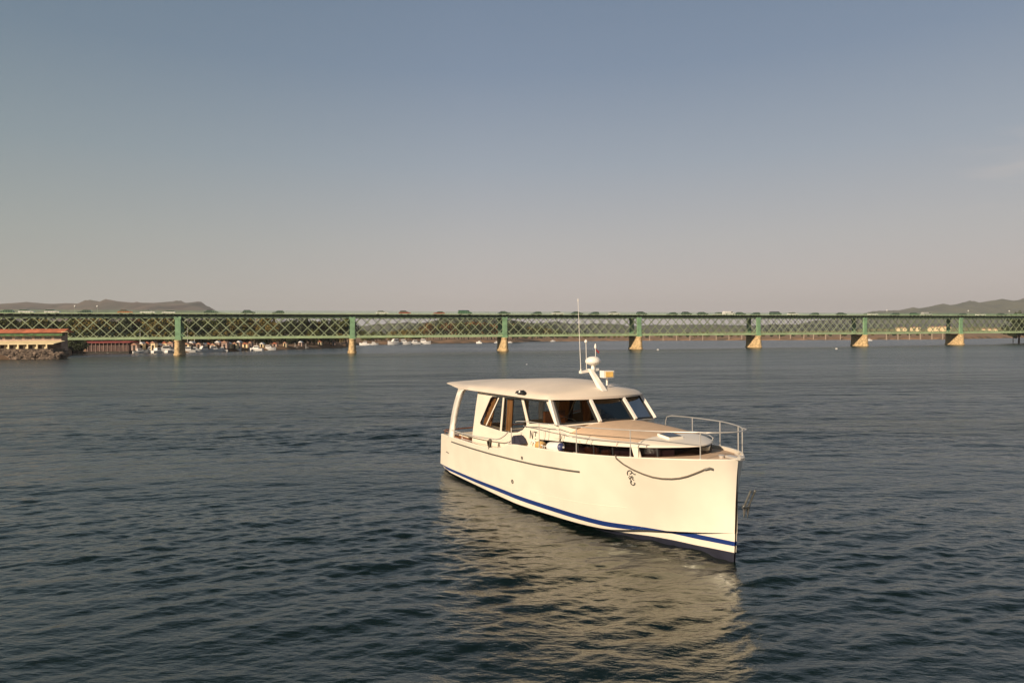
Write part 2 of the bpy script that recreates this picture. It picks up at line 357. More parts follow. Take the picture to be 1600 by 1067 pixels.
# windscreen: three panes between four pillars
T = [(6.70,1.54,3.22),(7.12,.56,3.24),(7.12,-.56,3.24),(6.70,-1.54,3.22)]
B_ = [(7.24,1.64,2.57),(7.70,.60,2.64),(7.70,-.60,2.64),(7.24,-1.64,2.57)]
for k in range(3):
    t0, t1, b0, b1 = [Vector(P(*q)) for q in (T[k], T[k+1], B_[k], B_[k+1])]
    nn = (t1-b0).cross(b1-t0).normalized()
    def qm(u, v, a, t0=t0, t1=t1, b0=b0, b1=b1, nn=nn): return (b0*(1-u)+b1*u)*(1-v) + (t0*(1-u)+t1*u)*v + nn*a
    w0, w1 = .045, .955
    w = MB(); w.plate([(w0,0),(w1,0),(w1,1),(w0,1)], [[(.085,.05),(.915,.05),(.915,.94),(.085,.94)]], -.02, .02, qm); wf = w.build('windscreen_frame', rubber, yacht, smooth=False)
    g = MB(); g.add([qm(u, v, 0) for u, v in ((.06,.03),(.94,.03),(.94,.97),(.06,.97))], [(0,1,2,3)]); g.build('pane', tint, wf, smooth=False)
    wb = MB(); wb.tube([qm(.5,.03,.035), qm(.42,.2,.04), qm(.22,.32,.04)], .010, 6); wb.bar(qm(.10,.26,.035), qm(.36,.40,.035), .02, .02); wb.build('wiper', rubber, wf)
for k in range(4):
    b = MB(); w = .15 if k in (0, 3) else .075
    off = Vector((.035, 0, .03)) if k in (1, 2) else Vector((.0, 0, .0))
    b.bar(Vector(P(*B_[k]))+off - (P(*T[k])-P(*B_[k])).normalized()*.02, Vector(P(*T[k]))+off, w, .07, upv=(1, (-.4 if k < 2 else .4)*(-1 if k in (0,1) else -1)*1.0 if k in (0,3) else 0, .6)); b.build('pillar', gelw, yacht)

# coachroof
def ye(s): return smooth_itp(s, [5.6,6.2,7.3,8.75,9.5,10.0,10.4,10.7,10.88,10.95], [1.62,1.61,1.56,1.45,1.34,1.17,.90,.56,.25,0])
def ze(s): return smooth_itp(s, [5.6,6.24,7.27,8.75,10,10.6,10.95], [2.02,2.06,2.13,2.225,2.315,2.35,2.37])
def zct(s): return smooth_itp(s, [5.6,7.2,8,9.2,10.1,10.7,10.95], [2.60,2.65,2.645,2.60,2.53,2.45,2.40])
def coach(s, k):
    z = ze(s) + .03 + (zct(s)-ze(s)-.03)*max(0, (1-abs(k)**3.0))**.75
    return P(s, ye(s)*k, z)
SS = [5.65+.1*i for i in range(51)] + [10.72,10.78,10.84,10.88,10.92,10.94,10.95]
b = MB(); ks = [-1,-.985,-.95,-.9,-.8,-.65,-.5,-.25,0,.25,.5,.65,.8,.9,.95,.985,1]
def inner_mat(i, j):
    s = SS[i]; k = abs(ks[j]+ks[j+1])/2
    return 1 if (7.3 < s < 9.9 and k < .86 and ye(s) > .5) else 0
SSf = [s for s in SS if s > 7.2]
SS = SSf
b.grid([[coach(s, k) for k in ks] for s in SSf], mfun=inner_mat)
# eave lip and return under the edge
for sg in (1, -1):
    b.grid([[coach(s, sg), P(s, sg*(ye(s)+.012*(ye(s) > .01)), ze(s)+.012), P(s, sg*max(0, ye(s)-.07), ze(s))] for s in SSf])
b.build('coachroof', [gel, nonskid], yacht, angle=40)
b = MB(); rows = []
for yy in np.linspace(-1.66, 1.66, 25):
    sb_ = itp(abs(yy), [0,.6,1.64], [7.70,7.70,7.24]); zb2 = itp(abs(yy), [0,.6,1.64], [2.64,2.64,2.57])
    k = min(1, abs(yy)/ye(sb_+.06)); zc2 = ze(sb_)+.03+(zct(sb_)-ze(sb_)-.03)*max(0, (1-k**3.0))**.75
    rows.append([P(sb_-.06, yy*.985, zb2+.01), P(sb_+.035, yy*.99, zb2-.01), P(sb_+.09, min(abs(yy), ye(sb_+.09))*(1 if yy > 0 else -1), min(zb2-.04, zc2)-.015)])
b.grid(rows); b.build('windscreen_apron', gel, yacht, angle=40)
for sg in (1, -1):       # ledge below the side windows, aft of the windscreen
    sl = [5.95+.09*i for i in range(15)]; b = MB()
    b.grid([[P(s, sg*(ye(s)-.12), ze(s)+.14), P(s, sg*(ye(s)+.02), ze(s)+.05), P(s, sg*(ye(s)+.025), ze(s)), P(s, sg*(ye(s)-.07), ze(s)-.005)] for s in sl]); b.build('side_ledge', gel, yacht)
for sg in (1, -1):
    b = MB(); sl = list(np.linspace(6.0, 10.945, 60))
    b.grid([[P(s, sg*max(0, ye(s)-.06), ze(s)+.004), P(s, sg*max(0, ye(s)-.035), itp(s, [6,8,11.4], [1.78,1.9,2.1]))] for s in sl]); b.build('deckhouse_window', dtint, yacht)
    b = MB(); b.grid([[P(s, sg*max(0, ye(s)-.033), itp(s, [6,8,11.4], [1.78,1.9,2.1])+.02), P(s, sg*max(0, ye(s)-.02), 1.6+.04*(s-6))] for s in sl]); b.build('coaming', gel, yacht)
    for s0, w in ((9.93, .15), (5.98, .12)):
        b = MB(); b.prism([(s0-.04,ze(s0)+.01),(s0+w-.04,ze(s0+w)+.01),(s0+w+.10,1.85),(s0+.10,1.85)], -.05, -.012, lambda u, v, a, sg=sg: P(u, sg*(ye(u)+a), v)); b.build('window_pillar', gel, yacht, smooth=False)
    for s0 in (7.95, 8.6, 9.3, 10.4):
        b = MB(); b.prism([(s0,ze(s0)),(s0+.025,ze(s0)),(s0+.06,1.85),(s0+.035,1.85)], -.05, -.025, lambda u, v, a, sg=sg: P(u, sg*(ye(u)+a), v)); b.build('mullion', rubber, yacht, smooth=False)
b = MB()
for sg in (1, -1): b.grid([[P(s, sg*max(0, ye(s)*.78-.05), z) for z in (1.5,2.3)] for s in np.linspace(6.1, 10.6, 12)])
b.grid([[P(s, y*max(0, ye(s)*.78-.05), 1.75) for y in (-1,1)] for s in np.linspace(6.1, 10.6, 12)]); b.build('cabin_lining', mat('lining_mauve', (.12,.07,.075), .8, var=.3), yacht, smooth=False)
for s0, s1, mm in ((6.25,6.95,cream),(7.95,8.55,wood),(8.65,9.0,wood)):
    for sg in (1, -1):
        b = MB(); b.add([P(s0, sg*(ye(s0)*.78+.02), 1.6), P(s1, sg*(ye(s1)*.78+.02), 1.6), P(s1-.05, sg*(ye(s1)*.78+.02), 2.12), P(s0+.05, sg*(ye(s0)*.78+.02), 2.06), P(s0, sg*(ye(s0)*.78+.10), 1.6), P(s1, sg*(ye(s1)*.78+.10), 1.6), P(s1-.05, sg*(ye(s1)*.78+.10), 2.12), P(s0+.05, sg*(ye(s0)*.78+.10), 2.06)], [(0,1,2,3),(4,5,6,7),(0,1,5,4),(1,2,6,5),(2,3,7,6),(3,0,4,7)]); b.build('cabin_cushion', mm, yacht, smooth=False)
# handrails on the coachroof with short feet
for sg in (1, -1):
    b = MB(); pts = [(5.3,2.34),(6.0,2.36),(7,2.34),(8.5,2.37),(9.2,2.41),(9.9,2.44),(10.3,2.42)]
    f3 = lambda s: P(s, sg*(smooth_itp(s, [5.3,6,7,8.5,9.2,9.9,10.3], [1.66,1.665,1.63,1.51,1.42,1.23,1.02])), itp(s, *zip(*pts)))
    b.tube([f3(s) for s in np.linspace(5.3, 10.3, 40)], .011, 6)
    for s in (6.5,7.4,8.6,9.5,10.25): p = f3(s); b.tube([p, Vector((p.x, p.y, max(ze(s), 2.0) if s > 5.9 else 2.2))], .009, 6)
    b.build('hand_rail', steel, yacht)
b = MB(); Mh = Matrix.Translation(P(10.12, .2, 2.535)) @ Matrix.Rotation(R(6), 4, 'Y')
b.box((-.22,-.22,-.03),(.22,.22,.03), 0, Mh); ht = b.build('deck_hatch', gelw, yacht, smooth=False)
b = MB(); b.box((-.185,-.185,.031),(.185,.185,.042), 0, Mh); b.build('pane', darkglass, ht, smooth=False)

# aft bulkhead with door opening, interior
b = MB(); b.plate([(-1.6,.8),(1.6,.8),(1.52,3.2),(-1.52,3.2)], [[(-1.35,2.0),(-.45,2.0),(-.45,2.95),(-1.3,2.95)],[(-.3,.95),(.45,.95),(.45,2.95),(-.3,2.95)],[(.6,2.0),(1.35,2.0),(1.3,2.95),(.6,2.95)]], 0, .05, lambda u, v, a: P(1.58+(v-.8)*.1+a, u, v)); b.build('aft_bulkhead', gel, yacht, smooth=False)
b = MB(); b.box((1.7,-1.52,1.12),(7.3,1.52,1.16)); b.build('saloon_floor', wood, yacht, smooth=False)
b = MB(); b.grid([[P(s, y, z) for y in (-1.5,0,1.5)] for s, z in ((6.55,2.42),(6.9,2.50),(7.4,2.56),(7.65,2.60))]); b.box((6.5,-1.5,1.16),(6.56,1.5,2.42)); b.build('dashboard', cream, yacht, smooth=False)
b = MB()
for y in (-1.45, .75): b.box((2.0,y,1.16),(5.2,y+.7,1.62))
b.box((2.0,-1.5,1.62),(5.2,-1.36,2.02)); b.box((2.0,1.36,1.62),(5.2,1.5,1.98)); b.build('saloon_sofa', cream, yacht, smooth=False)
b = MB(); b.box((5.5,-1.1,1.16),(5.62,-.4,2.75)); b.box((5.5,-1.1,1.9),(6.0,-.4,2.02)); b.build('helm_seat', wood, yacht, smooth=False)
for sg in (1, -1):
    for s0, wd in ((2.1,.62),(3.78,.42)):
        b = MB(); n = 22; rows = []
        for i in range(n+1):
            s = s0+wd*i/n; a = .03*math.sin(i*1.9)
            rows.append([P(s+(.35 if s0 < 3 else 0)*(z-2)/1.1, sg*(cy(z)-.13-a), z) for z in (1.95,2.5,3.12)])
        b.grid(rows); b.build('curtain', curtain, yacht)
b = MB(); b.tube([P(6.5,-.75,2.35), P(6.35,-.75,2.45)], .03); b.lathe(P(6.33,-.75,2.46), [(.19,0),(.2,.012),(.19,.024),(.165,.012)], 22, axis=P(-.8,0,.6)); b.build('steering_wheel', rubber, yacht)
# cockpit
b = MB(); b.box((.35,-1.62,.8),(1.15,-1.05,1.44)); lk = b.build('cockpit_locker', wood, yacht, smooth=False)
b = MB(); b.box((.32,-1.64,1.441),(1.18,-1.03,1.50)); b.build('cushion', cream, lk)
b = MB(); b.box((-.62,-1.5,.8),(-.1,1.5,1.25)); st_ = b.build('stern_seat', gel, yacht, smooth=False)
b = MB(); b.box((-.60,-1.45,1.251),(-.08,1.45,1.34)); b.build('cushion', wood, st_)
b = MB(); b.tube([P(-.78,1.72,1.37), P(-.78,1.70,1.50), P(-.78,0,1.52), P(-.78,-1.70,1.50), P(-.78,-1.72,1.37)], .022, 8); b.tube([P(-.78,1.72,1.46), P(-.55,1.86,1.52), P(.08,1.9,1.53)], .02, 8); b.build('stern_rail', wood, yacht)
# aft rail
b = MB(); aft = [(.5,1.66),(1.44,1.66),(2.6,1.70),(3.73,1.77),(4.1,1.80),(4.4,1.87),(4.7,2.0),(4.93,2.14)]
b.tube([P(s, 1.97, z) for s, z in aft], .018, 8); b.tube([P(s, 1.97, z-.18-.02*i) for i, (s, z) in enumerate(aft[1:6])], .012, 6); b.build('aft_rail', steel, yacht)
b = MB(); b.tube([P(s, -1.97, z) for s, z in aft], .018, 8); b.build('aft_rail', steel, yacht)
for sg in (1, -1):
    for s, zt in ((1.44,1.66),(3.73,1.77)):
        b = MB(); b.tube([P(s, sg*1.97, zt), P(s, sg*1.99, sheer(s))], .015, 8); b.build('stanchion', steel, yacht)

# bow rail
def yr(s): return max(0, surf_y(min(s, 12.4), sheer(min(s, 12.4)))-.06)
RS = [5.9,6.3,6.83,7.6,8.54,9.4,10.2,11.0,11.65,12.0,12.2]; RZ = [2.56,2.59,2.60,2.65,2.70,2.74,2.78,2.81,2.84,2.86,2.87]
stbd = [P(s, yr(s) if s < 11.6 else yr(11.6)*math.cos(min(1, (s-11.6)/.5)*math.pi/2)**.6, itp(s, RS, RZ)) for s in list(np.linspace(5.9, 11.6, 40))+[11.75,11.87,11.97,12.04,12.08,12.098]]
port = [Vector((p.x, -p.y, p.z)) for p in stbd[::-1] if p.x > 7.55]
b = MB(); b.tube(stbd+port+[Vector((7.42, yr(7.4), 2.60)), Vector((7.36, yr(7.36), 2.45)), Vector((7.33, yr(7.33), 2.0))], .0135, 8)
b.tube([P(5.9, yr(5.9), 2.56), P(5.6, yr(5.6), 2.53), P(5.5, yr(5.5), 2.50)], .013, 8); b.build('bow_rail', steel, yacht)
for sg in (1, -1):
    for s in ((6.83,8.54,10.2,11.62) if sg > 0 else (8.6,10.0,11.15,11.72)):
        b = MB(); y = yr(s); b.tube([P(s, sg*y, itp(s, RS, RZ)), P(s, sg*y, sheer(s)+.01)], .0125, 8); b.lathe(P(s, sg*y, sheer(s)+.012), [(.035,0),(.035,.012),(.02,.02)], 10); b.build('stanchion', steel, yacht)
b = MB(); b.tube([P(5.21, 2.02, 2.30), P(5.21, 2.02, 1.78)], .016, 8); b.build('stanchion', steel, yacht)
b = MB(); b.tube([P(7.3, yr(7.3), 2.62), P(8.14, 1.55, 2.25)], .010, 6); b.build('rail_brace', steel, yacht)
# bow roller and cleats, windlass
b = MB(); b.box((11.8,-.07,2.26),(12.24,.07,2.31)); b.lathe(P(12.2,.06,2.31), [(.05,0),(.06,.05),(.05,.12)], 12, axis=P(0,-1,0)); b.build('bow_roller', steel, yacht)
b = MB(); b.box((11.5,-.11,2.14),(11.75,.11,2.19)); b.lathe(P(11.62,.0,2.19), [(.07,0),(.06,.05),(.07,.09),(.04,.10)], 14); b.build('windlass', steel, yacht)
for s, y in ((11.4,.75),(11.4,-.75),(7.0,1.96),(5.05,2.0)):
    b = MB(); z = sheer(s)+(.0 if abs(y) < 1 else .02)-(.1 if abs(y) < 1 else 0); b.tube([P(s-.12,y,z+.07),P(s-.06,y,z+.06),P(s+.06,y,z+.06),P(s+.12,y,z+.07)], .014, 6); b.tube([P(s-.04,y,z),P(s-.04,y,z+.06)], .014, 6); b.tube([P(s+.04,y,z),P(s+.04,y,z+.06)], .014, 6); b.build('cleat', steel, yacht)
# mast, radar, aerials
mast = MB(); rows = []
for t, w in ((0,.15),(.5,.12),(1,.10)):
    c = P(7.02-.66*t, 0, 3.42+.60*t); rows.append([c+Vector(q) for q in ((-w*.7,-w*.55,0),(w*.7,-w*.55,0),(w*.7,w*.55,0),(-w*.7,w*.55,0))])
mast.grid(rows, closed=True); mast.add(rows[-1], [(0,1,2,3)])
mast.bar(P(6.36,-.28,4.0), P(6.36,.34,3.93), .13, .07); mast.tube([P(6.38,-.1,3.98), P(6.38,-.1,4.16)], [.07,.045], 12)
mt = mast.build('mast', gelw, yacht, angle=50)
b = MB(); b.lathe(P(6.38,-.1,4.13), [(.06,-.02),(.17,.03),(.225,.07),(.235,.10),(.22,.16),(.17,.215),(.10,.245),(.02,.255)], 30); b.build('radar_dome', gelw, mt, angle=60)
b = MB(); b.tube([P(6.36,.32,3.90), P(6.36,.32,4.02)], .022, 8); b.tube([P(6.36,.32,4.02), P(6.30,.325,5.05), P(6.26,.335,6.03)], [.010,.008,.006], 6); b.tube([P(6.26,.335,6.0), P(6.26,.335,6.07)], .016, 6); b.build('whip_aerial', gelw, mt)
b = MB(); b.tube([P(6.36,.12,4.0), P(6.34,.12,4.78)], .009, 6); b.lathe(P(6.34,.12,4.78), [(.02,0),(.045,.02),(.045,.07),(.01,.1)], 12); b.build('gps_aerial', gelw, mt)
b = MB(); b.tube([P(6.36,-.2,4.0), P(6.36,-.2,4.64)], .010, 6); b.lathe(P(6.36,-.2,4.62), [(.03,0),(.035,.06),(.01,.14)], 10); b.build('anchor_light', gelw, mt)
b = MB(); b.grid([[P(6.36-.00,-.22-.11*i/4, 4.54+.06*j-.02*i+.01*math.sin(i*2)) for j in range(2)] for i in range(5)]); b.build('pennant', redm, mt)
sl_ = MB(); sl_.tube([P(6.85,-.26,3.55), P(6.85,-.26,3.80)], .03, 10); Ms = Matrix.Translation(P(6.85,-.26,3.88)) @ Matrix.Rotation(R(-8), 4, 'Z'); sl_.box((-.14,-.16,-.10),(.13,.16,.10), 0, Ms); slo = sl_.build('searchlight', gelw, mt, smooth=False)
b = MB(); b.box((.131,-.11,-.075),(.15,.12,.075), 0, Ms); b.build('lens', yellow, slo, smooth=False)
# lettering NT on the cabin side
def stroke(b, pts, w, fn):
    for a, c in zip(pts[:-1], pts[1:]): b.bar(fn(*a), fn(*c), w, .006, upv=fn(0,0,1)-fn(0,0,0) if False else P(0,1,0))
b = MB(); fn = lambda u, v: P(5.62+u, cy(v+2.03)+.006, 2.03+v)
stroke(b, [(0,-.02),(0,.2),(.15,-.02),(.15,.2)], .034, fn); stroke(b, [(.21,.19),(.40,.19)], .034, fn); stroke(b, [(.305,.19),(.305,-.02)], .034, fn); b.build('lettering', inkm, yacht, smooth=False)
# seahorse-like scroll emblem on the bow
b = MB()
for ln, r in [([(10.042, 1.698), (10.045, 1.746), (10.078, 1.797), (10.127, 1.82), (10.165, 1.809), (10.161, 1.768), (10.122, 1.733), (10.104, 1.747)], 0.012), ([(10.161, 1.797), (10.19, 1.758), (10.218, 1.734), (10.243, 1.742)], 0.011), ([(10.051, 1.652), (10.06, 1.606), (10.103, 1.636), (10.143, 1.688), (10.155, 1.655), (10.128, 1.604), (10.156, 1.584)], 0.012), ([(10.075, 1.691), (10.098, 1.67), (10.111, 1.637)], 0.01), ([(10.084, 1.574), (10.058, 1.523), (10.06, 1.471), (10.095, 1.452), (10.138, 1.475), (10.159, 1.514), (10.137, 1.522)], 0.013), ([(10.068, 1.595), (10.093, 1.563), (10.07, 1.52)], 0.01)]:
    b.tube([P(q[0], surf_y(*q)+.004, q[1]) for q in ln], r*1.15, 6)
b.build('bow_emblem', inkm, yacht)
# fairlead on the bow
b = MB(); b.tube([P(s, surf_y(s, z)+.02, z) for s, z in [(11.683, 2.018), (11.768, 2.054), (11.811, 2.035)]], .028, 8); b.build('fairlead', rubrail, yacht)
# anchor
b = MB()
for y in (-.16, -.30):
    b.tube([P(12.32-.1*(y < -.2)*0, y, 1.60), P(12.10, y, 1.16)], .022, 8)
b.tube([P(12.30,-.16,1.56), P(12.30,-.30,1.56)], .014, 8); b.tube([P(12.12,-.12,1.2), P(12.12,-.36,1.2)], .022, 8)
b.prism([(0,0),(.16,.06),(.05,.30)], -.01, .01, lambda u, v, a: P(12.02+u*.6, -.23+a, 1.22-v)); b.prism([(0,0),(.16,.06),(.05,.30)], -.12, -.10, lambda u, v, a: P(12.02+u*.6, -.23+a, 1.22-v))
b.build('anchor', galv, yacht)

# things lying on or hanging from the yacht
b = MB(); rp_ = [(9.888, 2.082), (10.031, 1.96), (10.229, 1.853), (10.426, 1.777), (10.623, 1.726), (10.827, 1.714), (11.029, 1.733), (11.188, 1.767), (11.356, 1.831), (11.506, 1.913), (11.625, 1.983), (11.708, 2.042)]
pr = [P(s, surf_y(s, min(z, sheer(s)))+.022, z) for s, z in rp_]
b.tube([P(9.8, surf_y(9.8, sheer(9.8))-.15, sheer(9.8)-.05), P(9.86, surf_y(9.86, sheer(9.86))+.0, sheer(9.86)+.035)]+pr, .019, 8); o = on_yacht(b.build('mooring_rope', ropem)); tag(o, 'dark mooring rope sagging in a curve outside the white bow', 'rope')
def capsule(c, L, r, axis, mats, name, cap=.12):
    b = MB(); prof = [(.02,0),(r*.6,.02),(r*.93,.07),(r,.14),(r,L-.14),(r*.93,L-.07),(r*.6,L-.02),(.03,L),(.03,L+.05)]
    n = 18; b.lathe(c, prof, n, axis=axis)
    b.m = [1 if (i//n) >= 5 and i < (len(prof)-1)*n else 0 for i in range(len(b.m))]
    return on_yacht(b.build(name, mats, angle=60))
fe = capsule(P(7.05,1.83,1.985), .80, .125, P(1,.06,.12), [fendw, fendb], 'fender'); tag(fe, 'white fender with dark blue end lying on the side deck', 'fender')
fe2 = capsule(P(6.35,1.80,1.93), .42, .12, P(1,0,.05), [mat('fender_ochre', (.55,.36,.12), .5), mat('fender_ochre_end', (.4,.25,.1), .5)], 'fender'); tag(fe2, 'small ochre fender lying against the cabin side beside the lettering', 'fender')
b = MB(); b.prism([(4.92,1.72),(4.92,1.93),(5.05,2.03),(5.2,2.06),(5.38,1.98),(5.52,1.84)], 1.66, 1.88, lambda u, v, a: P(u, a, v)); o = on_yacht(b.build('folded_canvas', mat('canvas_navy', (.03,.03,.05), .9, bump=.5, bscale=14), angle=60)); tag(o, 'dark folded canvas heap on the side deck by the gate', 'canvas')
b = MB()
for k in range(5): b.tube([P(3.73+.07*math.cos(t)+.01*k, 2.0+.02*k-.02*math.sin(t*2), 1.64+.13*math.sin(t)-.01*k) for t in np.linspace(0, 6.28, 16)], .013, 6)
b.tube([P(3.8,2.0,1.7), P(3.83,2.02,1.5), P(3.86,2.0,1.53)], .012, 6)
o = on_yacht(b.build('rope_coil', ropem)); tag(o, 'coiled dark rope hung on the aft stanchion', 'rope')
b = MB(); b.tube([P(5.98+.16*math.cos(t), 1.72, 1.86+.13*math.sin(t)) for t in np.linspace(0, math.pi, 14)], .025, 8); o = on_yacht(b.build('lifebuoy', fendw)); tag(o, 'white round buoy ring standing against the cabin side under the letters', 'lifebuoy')

# ---------------------------------------------------------------- water
def water_mat():
    M = bpy.data.materials.new('river_water'); M.use_nodes = True; nt = M.node_tree; N = nt.nodes; L = nt.links
    b = N['Principled BSDF']; b.inputs['Base Color'].default_value = (.001,.0055,.005,1); b.inputs['IOR'].default_value = 2.0; b.inputs['Specular Tint'].default_value = (.95,1,.84,1)
    g = N.new('ShaderNodeNewGeometry'); at_ = N.new('ShaderNodeAttribute'); at_.attribute_name = 'far'
    def noise(scale, st, det, rot):
        m1 = N.new('ShaderNodeMapping'); m1.inputs['Scale'].default_value = st; m1.inputs['Rotation'].default_value = (0,0,rot); L.new(g.outputs['Position'], m1.inputs[0])
        n = N.new('ShaderNodeTexNoise'); n.inputs['Scale'].default_value = scale; n.inputs['Detail'].default_value = det; n.inputs['Roughness'].default_value = .55; L.new(m1.outputs[0], n.inputs[0]); return n.outputs['Fac']
    def math_(op, a, c):
        n = N.new('ShaderNodeMath'); n.operation = op
        for i, v in enumerate((a, c)):
            if isinstance(v, (int, float)): n.inputs[i].default_value = v
            else: L.new(v, n.inputs[i])
        return n.outputs[0]
    fine = math_('MULTIPLY', noise(6.0, (.5,1,1), 6, .28), .050)
    mid = math_('MULTIPLY', noise(1.2, (.5,1,1), 4, .18), .40)
    big = math_('MULTIPLY', noise(.32, (.45,1,1), 2, .1), .55)
    patch = N.new('ShaderNodeMapRange'); patch.inputs[1].default_value = .35; patch.inputs[2].default_value = .65; patch.inputs[3].default_value = .45; patch.inputs[4].default_value = 1.15
    L.new(noise(.02, (.25,1,1), 3, .05), patch.inputs[0])
    huge = math_('MULTIPLY', noise(.11, (.35,1,1), 3, .12), 1.5)
    farh = math_('MULTIPLY', math_('MULTIPLY', math_('ADD', math_('ADD', mid, big), huge), at_.outputs['Fac']), patch.outputs[0])
    h = math_('ADD', math_('MULTIPLY', fine, patch.outputs[0]), farh)
    rr = N.new('ShaderNodeMapRange'); rr.inputs[3].default_value = .03; rr.inputs[4].default_value = .22; L.new(at_.outputs['Fac'], rr.inputs[0]); L.new(rr.outputs[0], b.inputs['Roughness'])
    bp = N.new('ShaderNodeBump'); bp.inputs['Strength'].default_value = 1; bp.inputs['Distance'].default_value = 1; L.new(h, bp.inputs['Height']); L.new(bp.outputs[0], b.inputs['Normal'])
    return M
wm = water_mat()
rows_y = [1.5]
while rows_y[-1] < 170: y = rows_y[-1]; rows_y.append(y + max(.045, y*y*1.05e-4))
NCOL = 1100; tcol = np.linspace(-1.6, 1.6, NCOL)
Yg = np.array(rows_y)[:, None]; Xg = Yg*tcol[None, :]; Yg = Yg+0*Xg
Zg = np.zeros_like(Xg); step = np.maximum(np.gradient(np.array(rows_y)), .045)[:, None]
wrg = np.random.default_rng(11); lost = np.zeros_like(step); tot = 0
NW = 170
for i in range(NW):
    lam = .15*(2.8/.15)**(wrg.random()); th = R(-73) + wrg.normal()*(.5 if lam < .7 else .35)
    k = 2*math.pi/lam; slope_ = .0150*(lam/.6)**(.1 if lam < .6 else -.45)
    a = slope_/k; ph = wrg.random()*6.283
    att = np.clip((lam/step-2.2)/2.5, 0, 1)
    w_ = k*(Xg*math.cos(th)+Yg*math.sin(th)) + ph
    # a slow domain warp keeps the pattern from reading as plain sines
    w_ = w_ + .9*np.sin(Xg*.23*wrg.random()+Yg*.31*wrg.random()+ph*3)
    Zg += att*a*(np.sin(w_) + .22*np.cos(2*w_)); lost += (1-att)*slope_**2; tot += slope_**2
far = np.sqrt(lost/tot); far = np.repeat(far, NCOL, axis=1)
gust = np.zeros_like(Xg)
for i in range(14):
    a_ = wrg.random()*6.28; kx = .12*wrg.random()+.02; ky = .35*wrg.random()+.05; gust += np.sin(Xg*kx*math.cos(a_)+Yg*ky+a_*5)/math.sqrt(7)
Zg *= .86*np.clip(1+.34*gust, .4, 1.8)
edge = np.clip((170-Yg)/40, 0, 1)*np.clip((1-np.abs(tcol[None, :]))/.06, 0, 1); Zg *= edge; far = np.maximum(far, 1-edge)
Vw = np.stack([Xg, Yg, Zg], -1).reshape(-1, 3); nr = len(rows_y)
idx = np.arange(nr*NCOL).reshape(nr, NCOL); Fw = np.stack([idx[:-1,:-1], idx[:-1,1:], idx[1:,1:], idx[1:,:-1]], -1).reshape(-1, 4)
# outer sheet ring: joined to the wave patch, out to the horizon
yN = rows_y[-1]; y0_ = rows_y[0]; BIG = 30000
extra = [(-BIG,-BIG,0),(BIG,-BIG,0),(BIG,BIG,0),(-BIG,BIG,0)]
me = bpy.data.meshes.new('river_water'); nv = len(Vw)
c = [int(idx[0,0]), int(idx[0,-1]), int(idx[-1,-1]), int(idx[-1,0])]
Vall = np.concatenate([Vw, np.array(extra, float)])
faces = Fw.tolist() + [[nv, nv+1, c[1], c[0]], [nv+1, nv+2, c[2], c[1]], [nv+2, nv+3, c[3], c[2]], [nv+3, nv, c[0], c[3]]]
me.vertices.add(len(Vall)); me.vertices.foreach_set('co', Vall.ravel())
loops = np.array([i for f in faces for i in f], dtype=np.int32); me.loops.add(len(loops)); me.loops.foreach_set('vertex_index', loops)
me.polygons.add(len(faces)); me.polygons.foreach_set('loop_start', np.arange(0, len(loops), 4, dtype=np.int32)); me.polygons.foreach_set('use_smooth', np.ones(len(faces), bool)); me.update(calc_edges=True)
# border verts flat so the outer quads meet them
fa = me.attributes.new('far', 'FLOAT', 'POINT'); fa.data.foreach_set('value', np.concatenate([far.ravel(), np.ones(4)]).astype(np.float32))
me.materials.append(wm); wo_ = bpy.data.objects.new('river_water', me); C.objects.link(wo_); tag(wo_, kind='structure', label='dark blue green rippled river water')

# ---------------------------------------------------------------- bridge
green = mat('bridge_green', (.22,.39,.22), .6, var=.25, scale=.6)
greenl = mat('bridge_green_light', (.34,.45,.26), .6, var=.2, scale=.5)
green_shade = mat('bridge_green_shaded', (.022,.038,.02), .7, var=.3)  # bridge green with the shade under the deck put into the colour
lattm = mat('lattice_green', (.33,.40,.24), .6, var=.3, scale=.4)
stone = mat('pier_stone', (.58,.42,.22), .9, var=.4, scale=1.6, bump=.6, bscale=3)
asph = mat('asphalt', (.06,.06,.06), .9)
BP0 = Vector((-99.03,203.61,0)); BD = Vector((47.9,14.51,0)); SP = BD.length; bd_ = BD.normalized(); BZ = math.atan2(bd_.y, bd_.x)
bridge = empty('lattice_bridge', BP0, BZ); tag(bridge, 'long green iron lattice girder bridge on stone piers crossing the river', 'bridge')
K0, K1 = -2, 8
HW = 2.9      # half distance between the two girders
def part(mb, name, m, smooth=False, par=bridge): return mb.build(name, m, par, smooth=smooth)
